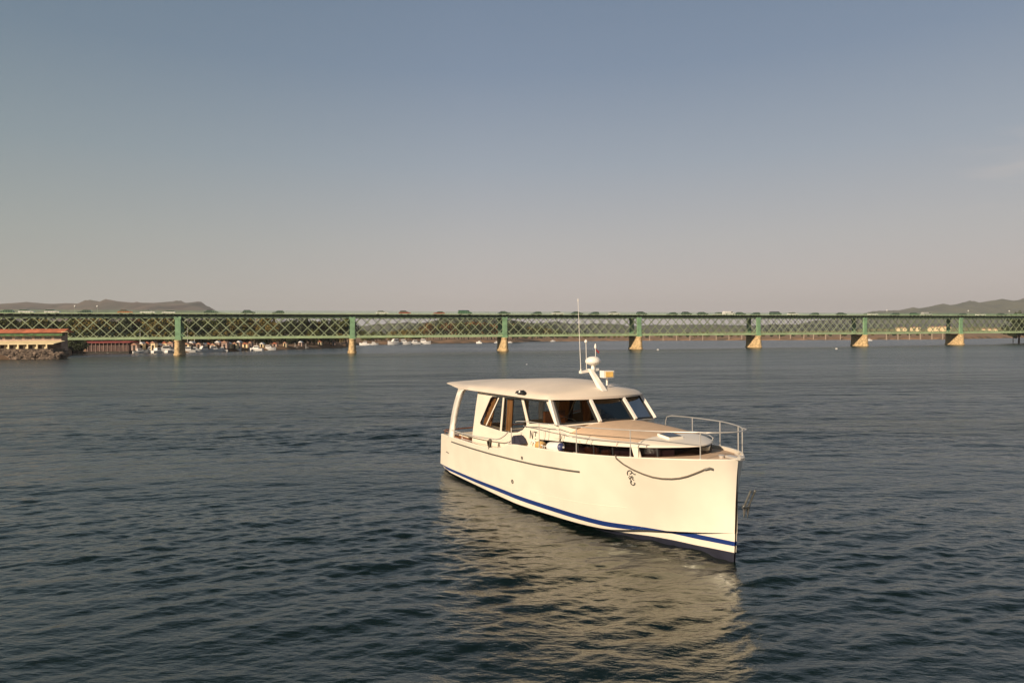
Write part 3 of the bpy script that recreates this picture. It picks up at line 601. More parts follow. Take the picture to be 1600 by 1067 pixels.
for k in range(K0, K1):
    x0, x1 = k*SP, (k+1)*SP
    for sgn in (-1, 1):
        b = MB(); y = sgn*HW
        b.box((x0, y-.28, 4.75), (x1, y+.28, 4.90)); b.box((x0, y-.05, 4.9), (x1, y+.05, 5.5)); b.box((x0, y-.28, 11.42), (x1, y+.28, 11.56)); b.box((x0, y-.06, 10.95), (x1, y+.06, 11.42))
        part(b, 'girder_chord', greenl)
        b = MB(); n = 15; dx = SP/n; z0, z1 = 5.3, 11.15; hgt = z1-z0; run = 1.75*dx
        for i in range(-2, n+1):
            for dr in (1, -1):
                xa = x0+i*dx+(dx*.12 if dr > 0 else 0); xb = xa+run; za, zb = (z0, z1) if dr > 0 else (z1, z0)
                if xb <= x0 or xa >= x1: continue
                if xa < x0: t = (x0-xa)/run; za = za+(zb-za)*t; xa = x0
                if xb > x1: t = (x1-xa)/(xb-xa); zb = za+(zb-za)*t; xb = x1
                b.bar((xa, y+dr*.06, za), (xb, y+dr*.06, zb), .10, .30, upv=(0,1,0)) if False else b.bar((xa, y+dr*.06, za), (xb, y+dr*.06, zb), .08, .19)
        part(b, 'girder_lattice', lattm)
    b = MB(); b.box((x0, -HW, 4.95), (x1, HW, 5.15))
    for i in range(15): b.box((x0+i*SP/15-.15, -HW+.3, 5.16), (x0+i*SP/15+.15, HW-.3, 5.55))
    part(b, 'rail_deck', green_shade)
    b = MB(); b.box((x0, -4.05, 12.02), (x1, 4.05, 12.1)); part(b, 'road_deck', asph)
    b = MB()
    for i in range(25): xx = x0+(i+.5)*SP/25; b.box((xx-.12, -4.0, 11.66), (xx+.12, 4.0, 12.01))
    b.box((x0, -HW-.2, 11.57), (x1, -HW+.2, 12.0)); b.box((x0, HW-.2, 11.57), (x1, HW+.2, 12.0)); part(b, 'cross_beams', green_shade)  # dark strips over the girders paint in the shadow line below the walkways
    for sgn in (-1, 1):
        b = MB(); y = sgn*4.15; b.box((x0, y-.05, 12.22), (x1, y+.05, 12.44)); part(b, 'deck_fascia', greenl)
        b = MB(); b.box((x0, y-.03, 13.04), (x1, y+.03, 13.12)); b.box((x0, y-.02, 12.78), (x1, y+.02, 12.82))
        for i in range(84): xx = x0+i*SP/84; b.box((xx-.025, y-.025, 12.43), (xx+.025, y+.025, 13.03))
        part(b, 'railing', green)
for k in range(K0, K1+1):
    X = k*SP; Lh = 4.0; w = .95; big = (k == 7)
    prof = []
    if big: Lh, w = 5.2, 3.4
    def ring(L, w, z, n=9):
        pts = []
        for t in np.linspace(-90, 90, n): pts.append(Vector((X+w*math.sin(R(t)), -(L-w)-w*math.cos(R(t)), z)))
        for t in np.linspace(90, 270, n): pts.append(Vector((X+w*math.sin(R(t)), (L-w)-w*math.cos(R(t)), z)))
        return pts
    b = MB(); rg = [ring(Lh+.35, w+.3, -2), ring(Lh+.35, w+.3, .45), ring(Lh+.12, w+.1, .55), ring(Lh, w, 4.05), ring(Lh+.2, w+.18, 4.12), ring(Lh+.2, w+.18, 4.45)]
    b.grid(rg, closed=True); b.add(rg[-1], [tuple(range(len(rg[-1])))]); pr_ = part(b, 'pier', stone, smooth=True)
    for sgn in (-1, 1):
        b = MB(); b.box((X-.75, sgn*HW-.36, 4.46), (X+.75, sgn*HW+.36, 11.3)); b.box((X-.9, sgn*HW-.42, 4.46), (X+.9, sgn*HW+.42, 5.2)); b.box((X-.9, sgn*HW-.42, 10.6), (X+.9, sgn*HW+.42, 11.5)); part(b, 'pier_tower', green, par=pr_)

# street lamps
def on_bridge(x, y=0, z=0):
    """point at distance x along the bridge from its first pier"""
    n = Vector((-bd_.y, bd_.x, 0)); return BP0 + bd_*x + n*y + Vector((0,0,z))
def bx(px, y=0):
    """distance along the bridge of photo column px"""
    t = (px-800)/FPX; n = Vector((-bd_.y, bd_.x, 0)); q = BP0+n*y
    return (t*q.y-q.x)/(bd_.x-t*bd_.y)
lampm = mat('lamp_white', (.8,.8,.76), .4); polem = mat('lamp_pole', (.35,.42,.35), .5)
lamp0 = empty('street_lamp'); b = MB(); b.tube([(0,0,0),(0,0,2.2)], [.07,.05], 8); b.build('pole', polem, lamp0); b = MB(); b.lathe((0,0,2.2), [(.08,0),(.24,.1),(.28,.28),(.2,.45),(.05,.52)], 12); b.build('lamp_head', lampm, lamp0)
def near_name(px):
    names = ['beyond the bank', 'first stone pier from the left', 'second pier from the left', 'third pier from the left', 'fourth pier from the left', 'fifth pier from the left', 'sixth pier from the left', 'seventh pier from the left']
    return names
LP = [(118,'above the boathouse end'),(153,'left of the orange van'),(1386,'just right of the sixth pier'),(1513,'just right of the seventh pier'),(1577,'near the dark trees at the right end')]
for i, (px, w_) in enumerate(LP):
    o = lamp0 if i == 0 else dup(lamp0, (0,0,0)); o.location = on_bridge(bx(px, 3.6), 3.6, 12.1); o.rotation_euler.z = BZ
    tag(o, 'short white headed street lamp on the bridge, '+w_, 'street lamp', 'street lamps on the bridge')

# cars on the deck
def carpaint(n, c): return mat('car_paint_'+n, c, .25, coat=.6, var=.03)
paints = {'white': carpaint('white', (.75,.74,.7)), 'dark': carpaint('dark', (.035,.045,.05)), 'red': carpaint('red', (.35,.03,.03)), 'orange': carpaint('orange', (.45,.14,.05)), 'green': carpaint('green', (.04,.10,.06)), 'silver': carpaint('silver', (.4,.4,.38))}
carglass = mat('car_glass', (.02,.025,.03), .08); tyre = mat('tyre', (.02,.02,.02), .8)
def make_car(kind, paint):
    r = empty('car' if kind != 'van' else 'van')
    if kind == 'car':
        body = [(-2.1,.3),(-2.15,.75),(-2.0,.92),(-1.5,.98),(1.15,.98),(1.95,.82),(2.1,.65),(2.1,.3)]; cab = [(-1.75,.97),(-1.25,1.42),(.25,1.45),(1.05,.97)]; wx = (-1.3,1.3); H = .32
    elif kind == 'hatch':
        body = [(-1.95,.3),(-2.0,.8),(-1.9,1.0),(1.05,1.0),(1.75,.82),(1.9,.6),(1.9,.3)]; cab = [(-1.88,.99),(-1.55,1.5),(.2,1.52),(1.0,.99)]; wx = (-1.2,1.2); H = .32
    else:
        body = [(-2.4,.35),(-2.45,1.1),(1.8,1.1),(2.2,.9),(2.35,.65),(2.35,.35)]; cab = [(-2.43,1.09),(-2.35,1.72),(1.05,1.76),(1.75,1.09)]; wx = (-1.6,1.6); H = .36
    mf = lambda u, v, a: Vector((u, a, v))
    b = MB(); b.prism(body, -.86, .86, mf); bo = b.build('body', paint, r, angle=20)
    b = MB(); n = len(cab); b.add([Vector((u, -.84 if v < 1.3 else -.70, v)) for u, v in cab]+[Vector((u, .84 if v < 1.3 else .70, v)) for u, v in cab], [tuple(range(n))[::-1], tuple(range(n, 2*n))]+[(i, (i+1)%n, n+(i+1)%n, n+i) for i in range(n)]); b.build('cabin', carglass if kind != 'van' else paint, r, angle=20)
    b = MB(); t = [p for p in cab if p[1] > 1.3]; b.box((t[0][0]+.02,-.69,t[0][1]+.005),(t[1][0]-.02,.69,t[1][1]+.03)); b.build('roof', paint, r, smooth=False)
    if kind == 'van':
        b = MB(); b.box((.5,-.88,1.2),(1.2,.88,1.6)); b.build('window', carglass, r, smooth=False)
    for x in wx:
        for y in (-.78, .78):
            b = MB(); b.lathe((x, y-.1, H), [(H*.5,0),(H,.02),(H,.18),(H*.5,.2)], 14, axis=(0,1,0)); b.build('wheel', tyre, r)
    return r
protos = {}
CARS = [(10,'hatch','green','dark green hatchback at the left edge of the bridge'),(43,'hatch','white','white hatchback leftmost of the white cars on the bridge'),(83,'hatch','white','white hatchback above the red roofed boathouse'),(133,'hatch','dark','dark hatchback between the two left lamps'),
(197,'car','orange','orange brown car left of the first pier'),(232,'car','white','white car leading the pair left of the first pier'),(264,'hatch','white','white hatchback just left of the first pier'),(331,'car','dark','dark car where the left hill ends'),(390,'hatch','dark','dark hatchback alone right of the left hill'),
(435,'hatch','dark','dark hatchback halfway between the first and second piers'),(597,'car','white','white car with dark windows right of the second pier'),(633,'hatch','red','dull red hatchback behind the white car past the second pier'),(686,'car','red','bright red car left of the third pier'),(727,'van','green','dark green van close left of the third pier'),
(788,'car','dark','dark car directly above the third pier'),(838,'hatch','dark','dark hatchback right of the third pier'),(872,'car','white','white car left of the tall boat aerial'),(902,'car','dark','dark car behind the tall boat aerial'),(928,'hatch','dark','dark hatchback between aerial and the white car'),(960,'car','white','white car left of the fourth pier'),
(1003,'hatch','dark','dark hatchback just right of the fourth pier'),(1050,'car','dark','dark car second right of the fourth pier'),(1073,'hatch','dark','dark hatchback third right of the fourth pier'),(1098,'car','dark','dark car fourth right of the fourth pier'),(1121,'hatch','silver','grey hatchback next to the tall white van'),(1139,'van','white','tall white van left of the fifth pier'),
(1157,'car','dark','dark car right behind the tall white van'),(1180,'hatch','dark','dark hatchback above the fifth pier'),(1212,'van','dark','dark van right of the fifth pier'),(1239,'car','white','pale car between fifth and sixth piers'),(1272,'hatch','dark','dark hatchback midway between fifth and sixth piers'),(1315,'car','dark','dark car left of the sixth pier'),
(1364,'car','white','white car right of the sixth pier'),(1398,'hatch','dark','dark hatchback right of the sixth pier lamp'),(1429,'hatch','green','green hatchback midway between sixth and seventh piers'),(1448,'van','silver','pale grey van midway between sixth and seventh piers'),(1503,'hatch','dark','dark hatchback above the seventh pier'),(1532,'car','white','white car right of the seventh pier'),(1565,'car','dark','dark car rightmost on the bridge')]
for i, (px, kd, pt, lb) in enumerate(CARS):
    lane = -2.0 if i % 3 else 1.6
    if (kd, pt) not in protos: o = protos[(kd, pt)] = make_car(kd, paints[pt])
    else: o = dup(protos[(kd, pt)], (0,0,0))
    o.location = on_bridge(bx(px, lane), lane, 12.1); o.rotation_euler.z = BZ + (math.pi if lane > 0 else 0); o.scale = (.95, .95, .86)
    tag(o, lb, 'van' if kd == 'van' else 'car', 'vehicles crossing the bridge')

# ---------------------------------------------------------------- banks and hills
earth = mat('bank_earth', (.34,.20,.11), .95, scale=.09, col2=(.12,.085,.05), bump=.5, bscale=.8)
field = mat('far_field', (.28,.25,.10), .95, scale=.012, col2=(.10,.12,.045), stretch=(1,3,1))
def ribbon(name, front, backs, m, label, jitter=0, sub=8):
    """ground strip: a shoreline and rows behind it"""
    pts = []
    for a, c in zip(front[:-1], front[1:]):
        for i in range(sub): t = i/sub; pts.append((a[0]+(c[0]-a[0])*t, a[1]+(c[1]-a[1])*t))
    pts.append(front[-1]); rows = []
    for dist, z in backs:
        rows.append([Vector((x*(1+dist/math.hypot(x, y)), y*(1+dist/math.hypot(x, y)), z*(1+jitter*math.sin(i*1.7+dist)*.35) + (0 if z <= 0 else random.uniform(-1,1)*jitter*.3))) for i, (x, y) in enumerate(pts)])
    b = MB(); b.grid(rows); o = b.build(name, m, None, angle=80); tag(o, kind='structure', label=label); return o
def g2(x, y): p = px2w(x, y, 0); return (p.x, p.y)
shoreL = [(-260,120)]+[g2(*p) for p in ((-120,566),(0,562),(50,560.5),(105,558.5),(116,552),(180,551.6),(280,551),(360,549),(450,546),(540,542.5))]
ribbon('river_bank', shoreL, [(-2,-1),(1,.5),(4,1.3),(14,1.9),(60,2.4),(1200,3)], earth, 'brown river bank on the left', .35)
shoreM = [g2(*p) for p in ((540,542.5),(556,539.5),(620,538),(700,536.5),(780,535),(850,533.6),(960,532.5),(1000,532.2),(1200,531.6),(1360,530.8),(1460,530.2))]+[(330,520),(480,640)]+[g2(*p) for p in ((1540,527.6),(1600,527.3),(1700,527))]
ribbon('far_bank', shoreM, [(-3,-1),(2,.7),(9,1.6),(60,2.2),(400,4),(900,9)], earth, 'low far bank across the river', .35)
plain = MB(); plain.grid([[Vector((x, y, z)) for x in np.linspace(-3600, 3600, 30)] for y, z in ((1100,4.2),(2500,9),(9000,14))]); o = plain.build('valley_plain', field); tag(o, kind='structure', label='flat valley land behind the banks')
def hill(name, prof, Y, thick, m, label, rough=3):
    """ridge whose skyline is given as (column, row) survey points at distance Y"""
    hr = np.random.default_rng(int(Y)); xs = np.linspace(prof[0][0], prof[-1][0], 240); ys = np.interp(xs, [p[0] for p in prof], [p[1] for p in prof])
    hs = np.array([hz(x, y, Y) for x, y in zip(xs, ys)])
    for i in range(18): fr = .02*1.45**i; hs = hs + rough*(.72**i)*np.sin((xs*fr)+hr.random()*6)*.5
    hs = hs*(.94 if Y > 3000 else 1.0); rows = []
    nb = [np.convolve(hr.normal(size=300), np.ones(q)/q, 'same')[:240] for q in (22,)*12]
    for j, t in enumerate(np.linspace(-1, 1, 13)):
        w = math.cos(t*math.pi/2)**1.15 if abs(t) < 1 else 0
        rows.append([Vector((((x-800)/FPX)*Y + 0, Y+t*thick, max(-2, h*w*(1+(nb[j % 12][i]*.5 if abs(t) > .05 else 0))-2*(abs(t) == 1)))) for i, (x, h) in enumerate(zip(xs, hs))])
    b = MB(); b.grid(rows); o = b.build(name, m, None, angle=180); tag(o, kind='structure', label=label); return o
hillm = mat('hill_scrub', (.17,.115,.085), 1, scale=.006, col2=(.055,.06,.04), bump=0); hillg = mat('hill_woods', (.09,.095,.05), 1, scale=.008, col2=(.035,.05,.028))
hill('hill', [(-300,486),(-120,479),(0,477.5),(40,476),(70,472.5),(105,470),(150,472),(180,471),(210,469.5),(235,469.5),(255,471.5),(270,470.5),(290,472.5),(310,476.5),(325,481),(340,487),(380,500),(430,514),(500,526)], 3200, 900, hillm, 'brown hill on the left horizon', .7)
hill('hill', [(1180,518),(1280,503),(1340,491),(1385,484.5),(1430,482.5),(1470,478.5),(1510,472.5),(1535,470.5),(1560,473.5),(1610,474),(1700,470),(1900,476)], 4200, 1100, hillg, 'grey green hill on the right horizon', .8)
hill('hill', [(480,520),(560,511),(640,505),(760,503),(880,506),(980,509),(1080,507),(1180,509),(1280,506),(1400,508),(1500,506),(1620,507),(1760,504)], 2600, 500, hillg, 'low hazy ridge behind the middle of the bridge', 1.5)
hill('hill', [(610,523),(650,508),(680,500),(730,496.5),(790,499),(840,507),(862,509),(885,517),(920,521),(980,524.5)], 1150, 160, hillg, 'near wooded knoll behind the third pier', 1.0)
hill('hill', [(900,527),(980,521),(1100,519),(1250,517),(1400,514.5),(1500,513.5),(1600,512),(1750,512)], 1250, 150, field, 'low field slope on the far right bank', .6)

# ---------------------------------------------------------------- trees
def leafmat(n, c): return mat(n, c, .85, var=.55, scale=.5, lo=.3, hi=.7)
LM = [leafmat('leaves_dark', (.045,.062,.022)), leafmat('leaves_mid', (.095,.11,.022)), leafmat('leaves_olive', (.19,.15,.035)), leafmat('leaves_brown', (.21,.11,.035))]
bark = mat('bark', (.09,.065,.045), .95)
def crown_mesh(seed, H, W, n):
    g = np.random.default_rng(seed); cl = []
    for i in range(16):
        a = g.random()*6.28; rr = W*.5*math.sqrt(g.random())*.85; z = H*(.32+.62*g.random()); sh = 1-abs((z/H-.55))*1.1
        cl.append((rr*math.cos(a)*sh, rr*math.sin(a)*sh, z, W*(.13+.13*g.random())))
    b = MB()
    for i in range(n):
        cx, cy_, cz, r = cl[g.integers(len(cl))]; v = Vector(g.normal(size=3)).normalized()*r*(.55+.5*g.random())
        p = Vector((cx, cy_, cz)) + v*Vector((1,1,.8)).length/1.6; s = .10+.018*H+.14*g.random()
        a = Vector(g.normal(size=3)).normalized(); c_ = a.cross(Vector(g.normal(size=3))).normalized(); b.add([p-a*s, p+c_*s*.8, p+a*s, p-c_*s*.8], [(0,1,2,3)])
    return b
tree_protos = []
for q in range(5):
    H, W = ((8.5,7.5),(9.5,6.0),(7.5,8.5),(10,5),(5,6.5))[q]
    for mi in range(4):
        r = empty('tree'); cb = crown_mesh(q*10+mi, H, W, 1000); cb.build('crown', LM[mi], r, smooth=False, fix=False)
        b = MB(); b.tube([(0,0,-.5),(.1,0,H*.25),(0,.1,H*.55),(.1,0,H*.8)], [.24,.19,.12,.04], 7)
        for k in range(4): a = k*1.7; b.tube([(0,0,H*(.28+.07*k)), (math.cos(a)*W*.2, math.sin(a)*W*.2, H*(.48+.07*k)), (math.cos(a)*W*.34, math.sin(a)*W*.34, H*(.58+.07*k))], [.10,.06,.03], 5)
        b.build('trunk', bark, r); tree_protos.append((r, H)); r['used'] = 0
def tree(px, Y, top, mi, label, group, base=2.0, kind=None):
    q = kind if kind is not None else random.randrange(4); r, H = tree_protos[q*4+mi]
    h = hz(px, top, Y)-base; s = h/H; sw = s*random.uniform(.95,1.35)
    loc = at(px, Y, base); rz = random.uniform(0, 6.28)
    if not r['used']: r['used'] = 1; o = r; o.location = loc; o.rotation_euler.z = rz; o.scale = (sw, sw, s)
    else: o = dup(r, loc, rz, (sw, sw, s))
    tag(o, label, 'tree', group)
tr_r = random.Random(3)
for i in range(64):
    px = -30+i*9.2+tr_r.uniform(-3,3); Y = itp(px, [-30,110,300,560], [228,262,285,350])+tr_r.uniform(0,26)
    top = itp(px, [-30,100,200,330,450,560], [496,497,497,496,497,497])+tr_r.uniform(-1,8)
    mi = tr_r.choice([0,0,0,1,1,2] if px < 130 else [0,1,1,2,2,3,0] if px < 420 else [0,0,1,2])
    tree(px, Y, top, mi, ['dark green','mid green','olive','brownish'][mi]+' tree in the left bank wood', ['dark green','mid green','olive','brownish'][mi]+' trees of the left bank wood')
for i in range(46):       # lower, nearer shrubs of the same bank
    px = 108+i*9.4+tr_r.uniform(-3,3); Y = itp(px, [100,300,540], [246,262,330])+tr_r.uniform(0,8)
    tree(px, Y, tr_r.uniform(517,526), tr_r.choice([0,1,2]), 'low shrub below the left bank wood', 'shrubs on the left bank', 1.8, 4)
for i in range(16):
    px = 566+i*6.2+tr_r.uniform(-2,2); tree(px, 470+tr_r.uniform(0,30), tr_r.uniform(516,523), tr_r.choice([1,2,2]), 'sunlit low tree right of the second pier', 'low trees right of the second pier', 2, 4)
for i in range(26):
    px = 655+i*6+tr_r.uniform(-2,2); tree(px, 560+tr_r.uniform(0,50), itp(px, [655,690,740,800], [508,501,500,505])+tr_r.uniform(0,9), tr_r.choice([0,0,1,3]), 'dark tree in the far wood behind the third pier', 'far wood left of the third pier', 2)
for i in range(24):
    px = 800+i*8+tr_r.uniform(-2,2); tree(px, 640+tr_r.uniform(0,40), itp(px, [800,850,900,1000], [508,513,521,524])+tr_r.uniform(0,4), tr_r.choice([1,2,0]), 'small far tree right of the third pier', 'small far trees right of the third pier', 2, 4)
for i in range(40):
    px = 1000+i*12+tr_r.uniform(-4,4); Y = 640 if px < 1465 else 760; tree(px, Y+tr_r.uniform(0,60), tr_r.uniform(519,524), tr_r.choice([0,1,2]), 'small tree on the far bank under the bridge', 'small far trees on the right', 2, 4)
for px, top in ((114,532),(121,529),(127,534),(118,538)):
    tree(px, 222, top, 0, 'dark bush between the boathouse and the wooden pavilion', 'dark bushes beside the boathouse', .6, 4)
for px, Y, top in ((1592,322,493),(1606,325,490),(1618,322,496),(1583,322,513)):
    tree(px, Y, top, 0, 'dark tree beside the last pier at the right edge', 'dark trees at the right edge', .5)
for r, H in tree_protos:
    if not r['used']:
        for ch in list(r.children): bpy.data.objects.remove(ch)
        bpy.data.objects.remove(r)
for o in list(C.objects):
    if 'used' in o: del o['used']

# ---------------------------------------------------------------- left bank buildings
redroof = mat('roof_orange', (.50,.16,.08), .8, var=.35, scale=.6); wallc = mat('wall_cream', (.85,.70,.42), .8, var=.15, scale=.5); wallp = mat('wall_pink', (.42,.30,.25), .8, var=.3, scale=.6)
darkw = mat('dark_opening', (.03,.025,.02), .3); greenh = mat('awning_green', (.06,.13,.04), .8, var=.5, scale=1.2); rockm = mat('rock', (.16,.12,.09), .95, var=.6, scale=.7)
Yb = 180.0; pxm = Yb/FPX
bh = empty('boathouse', at(-40, Yb, 0)); tag(bh, 'long riverside boathouse with orange tiled roof and cream terrace awnings at the left edge', 'building')
x0b = 0; x1b = (103+40)*pxm
def zb_(y): return hz(50, y, Yb)
b = MB(); b.prism([(-.8,zb_(520)),(-.8,zb_(519)),(1.2,zb_(514)),(3.2,zb_(519)),(3.2,zb_(520))], x0b-3, x1b, lambda u, v, a: Vector((a, u, v))); b.build('roof', redroof, bh, smooth=False)
b = MB(); b.box((x0b-2.6,0,2.0),(x1b-1.2,2.6,zb_(520)-.01)); b.build('wall', wallp, bh, smooth=False)
b = MB(); b.box((x0b-3,-1.2,zb_(525)),(x1b-.2,-.02,zb_(521.5))); b.build('awning', greenh, bh, smooth=False)
for i in range(9):
    b = MB(); b.box((.3+i*2.6,-.06,zb_(530)),(2.1+i*2.6,-.01,zb_(526))); b.build('window', darkw, bh, smooth=False)
b = MB(); b.prism([(-4.6,zb_(538)),(-4.6,zb_(537)),(-.03,zb_(532.5)),(-.03,zb_(533.5))], x0b-3, x1b-.2, lambda u, v, a: Vector((a, u, v))); b.build('terrace_roof', wallc, bh, smooth=False)
for i in range(10):
    b = MB(); b.box((-.2+i*2.45,-4.5,2.6),(.15+i*2.45,-4.2,zb_(537.6))); b.build('post', wallc, bh, smooth=False)
for i in range(9):
    b = MB(); b.box((.5+i*2.45,-3.4,2.6),(1.9+i*2.45,-3.3,zb_(539.5))); b.build('screen_panel', wallc, bh, smooth=False)
b = MB(); b.box((x0b-3,-4.8,-.5),(x1b-.3,0,2.55)); b.build('terrace_base', rockm, bh, smooth=False)
b = MB(); b.tube([(x1b-.5,-1.0,zb_(519)),(x1b+1.3,-1.1,zb_(518.7))], .06, 6); b.build('gutter_pipe', wallc, bh)
# boulders along that bank
rk = MB()
rb = bmesh.new(); bmesh.ops.create_icosphere(rb, subdivisions=2, radius=1); 
for v in rb.verts: v.co *= 1+.28*math.sin(v.co.x*5+v.co.y*3)*math.cos(v.co.z*4)
rme = bpy.data.meshes.new('boulder'); rb.to_mesh(rme); rb.free(); rme.materials.append(rockm)
for i in range(80):
    px = -20+(i*6.1) % 128; Yr = itp(px, [0,100,118], [174.2,174.8,215]); p = at(px, Yr, 0)
    o = bpy.data.objects.new('boulder', rme); C.objects.link(o); s = tr_r.uniform(.5,1.0); lv = i//21; o.location = (p.x, p.y-1.6+lv*.55, lv*.62+tr_r.uniform(-.15,.15)); o.scale = (s*1.3, s, s*.75); o.rotation_euler.z = tr_r.uniform(0,6)
    tag(o, 'brown boulder below the boathouse terrace', 'boulder', 'boulders below the boathouse')
# dark boat pavilion on the water's edge
Yp = 236.0; pv = empty('pavilion', at(129, Yp, 0)); tag(pv, 'dark low wooden pavilion with red roof edge left of the first pier', 'building')
wpx = 72*Yp/FPX
def zp(y): return hz(165, y, Yp)
pvw = mat('pavilion_wall', (.10,.055,.045), .8, var=.4, scale=.8); pvr = mat('pavilion_roof', (.30,.05,.04), .7, var=.4, scale=.5)
b = MB(); b.box((0,0,-.4),(wpx,7,zp(549))); b.build('base', darkw, pv, smooth=False)
b = MB(); b.box((.5,1,zp(549)+.01),(wpx-.4,6.5,zp(535.2))); b.build('wall', pvw, pv, smooth=False)
b = MB(); b.prism([(-.3,zp(535)),(3.6,zp(533)),(7.5,zp(535)),(7.5,zp(535.8)),(-.3,zp(535.8))], -.4, wpx+.4, lambda u, v, a: Vector((a, u, v))); b.build('roof', pvr, pv, smooth=False)
for i in range(12):
    b = MB(); b.box((.4+i*1.36,-.1,zp(549)+.02),(.52+i*1.36,.02,zp(536))); b.build('post', wallp, pv, smooth=False)
# moored boats, tents and masts on the quay
def make_boat():
    r = empty('moored_boat'); b = MB(); rows = []
    for x, w, z in ((-2.8,.95,.85),(-1,1.1,.85),(1,1.0,.95),(2.2,.6,1.1),(3.0,.03,1.25)): rows.append([Vector((x,-w,z)), Vector((x,-w*.8,0)), Vector((x,0,-.25)), Vector((x,w*.8,0)), Vector((x,w,z))])
    b.grid(rows); b.grid([[r_[0], r_[4]] for r_ in rows]); b.add(rows[0], [(0,1,2,3,4)]); b.build('hull', fendw, r)
    b = MB(); b.add([Vector(p) for p in ((-1.2,-.75,.85),(1.3,-.7,.95),(1.3,.7,.95),(-1.2,.75,.85),(-1.1,-.6,1.9),(.5,-.6,1.9),(.5,.6,1.9),(-1.1,.6,1.9))], [(0,1,5,4),(1,2,6,5),(2,3,7,6),(3,0,4,7),(4,5,6,7)]); cb_ = b.build('cabin', fendw, r, smooth=False)
    b = MB(); b.box((-1.0,-.78,1.3),(.6,.78,1.65)); b.build('window', darkglass, cb_, smooth=False)
    return r
mb0 = make_boat(); mb0.name = 'moored_boat'
BT = [(219,551.5,1.0,40,'moored at the dark pavilion end'),(236,551,1.3,20,'leftmost of the white boats left of the first pier'),(248,551,1.1,65,'second boat left of the first pier'),(258,550.8,1.5,30,'third boat left of the first pier, the larger one'),(268,550.6,1.2,75,'nearest boat left of the first pier'),
(293,550.2,1.2,20,'first boat right of the first pier'),(305,549.9,1.1,10,'second boat right of the first pier, beside a mast'),(318,549.7,1.3,60,'third boat right of the first pier'),(334,549.3,1.3,35,'fourth boat right of the first pier'),(346,549,1.0,15,'fifth boat right of the first pier'),(366,548.2,1.1,5,'sixth boat right of the first pier by the brown quay'),(400,547.6,1.2,0,'small sail dinghy berth along the brown quay'),(420,546.6,1.2,5,'pale boat farther along the brown quay'),
(570,539,1.4,0,'just right of the second pier'),(584,538.6,1.2,10,'second right of the second pier'),(617,538,2.2,40,'big cream boat right of the second pier'),(631,537.8,2.0,10,'cream boat behind the big one, right of the second pier'),(648,537.5,1.7,20,'cream boat amid the far moorings'),(662,537.3,2.0,0,'rightmost of the far cream moored boats'),
(749,536.3,1.1,-30,'lone white boat left of the third pier'),(776,535.6,.8,0,'white boat just left of the third pier'),(797,535.2,.7,0,'white boat just right of the third pier'),(864,533.5,.9,10,'white boat ashore left of the tall aerial'),(1357,532.2,1.0,0,'white boat just right of the sixth pier')]
for i, (px, py, sc_, rz, lb) in enumerate(BT):
    o = mb0 if i == 0 else dup(mb0, (0,0,0)); p = px2w(px, py+.35, 0); o.location = (p.x, p.y, 0); o.rotation_euler.z = R(rz)+math.pi*(i % 2); sc_ *= .8; o.scale = (sc_, sc_, sc_*1.1)
    tag(o, 'small white boat, '+lb if 'boat' not in lb else 'small white boat: '+lb, 'boat', 'boats moored along the far banks')
MS = [(219,516,'tall pale mast by the pavilion'),(293,512,'tall pale mast just right of the first pier'),(304,524,'shorter mast right of the first pier'),(401,536,'thin mast on the brown quay'),(461,536,'thin mast farther along the brown quay'),(478,537,'rightmost thin mast on the brown quay')]
for px, top, lb in MS:
    Y = itp(px, [219,480], [238,300]); b = MB(); H_ = hz(px, top, Y); b.tube([(0,0,0),(0,0,H_)], [.10,.06], 6); b.tube([(0,0,H_*.25),(1.2,.2,H_*.27)], .05, 6)
    o = b.build('mast_pole', lampm); o.location = at(px, Y, 0); tag(o, lb, 'mast', 'masts along the left bank')
# people-sized tents on the bank at left: pale beach huts
hut_r = mat('hut_roof', (.45,.25,.16), .8)
for i, px in enumerate([212,223,232,241,250,259,268,276,285,293,300,306,312,320,327,334,341,347,352,357,362,368,374,384,392,410,430,446,470,500,522]):
    Y = itp(px, [212,280,360,450,540], [232,239,252,288,335])+3.2+(i % 3)*1.6; h = tr_r.uniform(1.4,2.4); w = tr_r.uniform(1.0,2.2); r = empty('hut', at(px, Y, 1.0))
    b = MB(); b.box((-w/2,-1,0),(w/2,1,h)); b.build('wall', wallc if i % 2 else wallp, r, smooth=False)
    b = MB(); b.prism([(-w/2-.2,h+.01),(0,h+.7),(w/2+.2,h+.01)], -1.2, 1.2, lambda u, v, a: Vector((u, a, v))); b.build('roof', [hut_r, fendw, redroof][i % 3], r, smooth=False)
    b = MB(); b.box((-.35,-1.05,0),(.35,-1.005,1.7)); b.build('door', darkw, r, smooth=False)
    tag(r, ('cream' if i % 2 else 'pinkish brown')+' hut with '+['brown','white','orange'][i % 3]+' roof on the left quay', 'hut', 'huts on the left bank')
# marker posts on the far bank
pp = mat('post_pale', (.40,.32,.24), .8); k = 0
for px in [1015,1036,1057,1078,1098,1119,1139,1159,1218,1235,1256,1271,1290,1313,1330,1385,1403,1421,1438,1456,1473]:
    b = MB(); b.box((-.3,-.3,0),(.3,.3,4.8)); b.box((-.5,-.5,4.8),(.5,.5,5.0)); o = b.build('concrete_post', pp, smooth=False); p = px2w(px, 532.3-(px-1000)*.004, 0); o.location = (p.x, p.y, 0)
    tag(o, 'pale concrete post along the far shore', 'post', 'posts along the far shore')
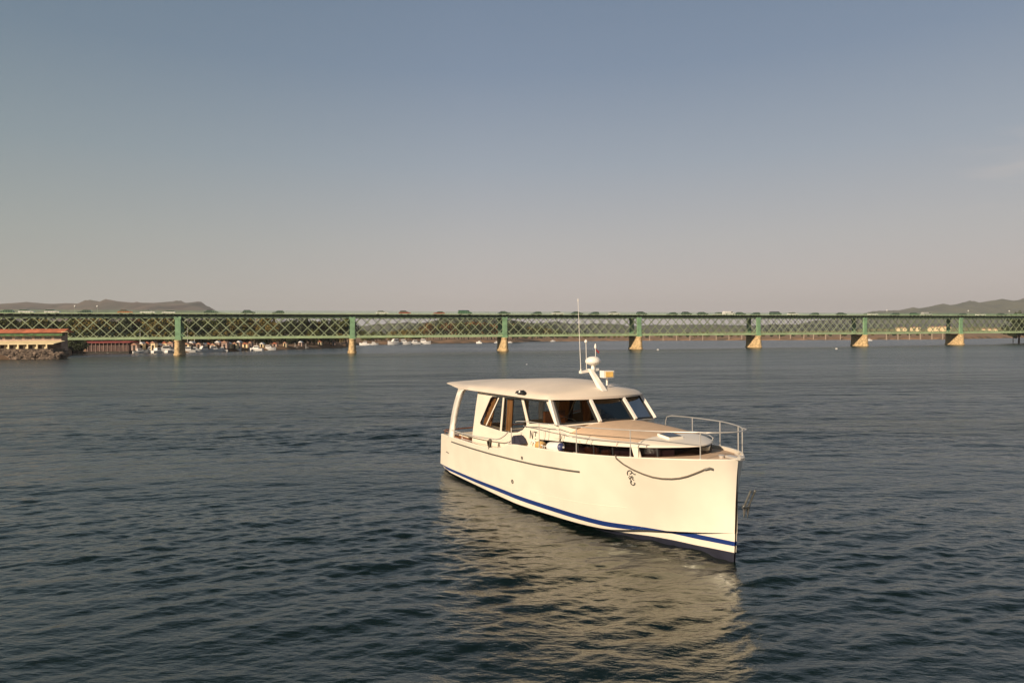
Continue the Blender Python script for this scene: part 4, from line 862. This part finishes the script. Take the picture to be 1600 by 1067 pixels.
# white houses on the far slope
for i, (px, py, w, lb) in enumerate([(1408,510.5,15,'left of the pair between sixth and seventh piers'),(1430,510,12,'right of the pair between sixth and seventh piers'),(1458,509.5,14,'left neighbour of the seventh pier'),(1476,509,16,'nearest left of the seventh pier'),(1545,512.5,24,'broad one right of the seventh pier')]):
    Y = 1180; h = hz(px, py-1, Y); r = empty('house', at(px, Y, h-7)); b = MB(); b.box((-w/2,-5,-6),(w/2,5,4)); wa = b.build('wall', wallc, r, smooth=False)
    b = MB(); b.prism([(-5.5,4.02),(0,5.6),(5.5,4.02)], -w/2-.5, w/2+.5, lambda u, v, a: Vector((a, u, v))); b.build('roof', hut_r, r, smooth=False)
    for q in (-1, 1): b = MB(); b.box((q*w*.25-1,-5.1,0),(q*w*.25+1,-5.01,2)); b.build('window', darkw, r, smooth=False)
    tag(r, 'white house on the far slope, '+lb, 'house', 'white houses on the far slope')
# buoys
bu = MB(); bu.lathe((0,0,-.1), [(.1,0),(.38,.12),(.42,.3),(.3,.45),(.08,.5)], 14)
for i, (px, py, lb) in enumerate([(1028,547,'small round white buoy floating near the fourth pier'),(823,569.5,'small white buoy floating halfway between yacht and bridge'),(1307,545.5,'small pale buoy left of the sixth pier')]):
    if i == 0: o = b0 = bu.build('buoy', fendw)
    else: o = b0.copy(); C.objects.link(o)
    p = px2w(px, py, 0); o.location = p; o.scale = (.9,.9,.9) if i != 1 else (.28,.28,.2); tag(o, lb, 'buoy', 'buoys on the river')

def ordw(n): return {1:'first',2:'second',3:'third',4:'fourth',5:'fifth',6:'sixth',7:'seventh',8:'eighth',9:'ninth',10:'tenth'}.get(n, str(n)+('th' if n % 100 in (11,12,13) else {1:'st',2:'nd',3:'rd'}.get(n % 10, 'th')))
byl = {}
for o in C.objects:
    if o.parent is None and o.get('category') in ('tree', 'post', 'boulder', 'hut'): byl.setdefault(o['label'], []).append(o)
for lb, ol in byl.items():
    if len(ol) > 1:
        ol.sort(key=lambda q: q.location.x/q.location.y)
        for i, o in enumerate(ol): o['label'] = lb + ', ' + ordw(i+1) + ' from the left'
# ---------------------------------------------------------------- haze: one closed box of even air
hb = MB(); hb.box((-4600,-60,-6),(4600,5600,260)); hm = bpy.data.materials.new('haze_air'); hm.use_nodes = True; nt = hm.node_tree; nt.nodes.clear()
ho = nt.nodes.new('ShaderNodeOutputMaterial'); hv = nt.nodes.new('ShaderNodeVolumePrincipled'); hv.inputs['Color'].default_value = (.86,.88,.92,1); hv.inputs['Density'].default_value = .00012; hv.inputs['Anisotropy'].default_value = .1
nt.links.new(hv.outputs[0], ho.inputs['Volume']); o = hb.build('haze', hm, smooth=False); tag(o, kind='stuff', label='thin pale haze in the air over the river')
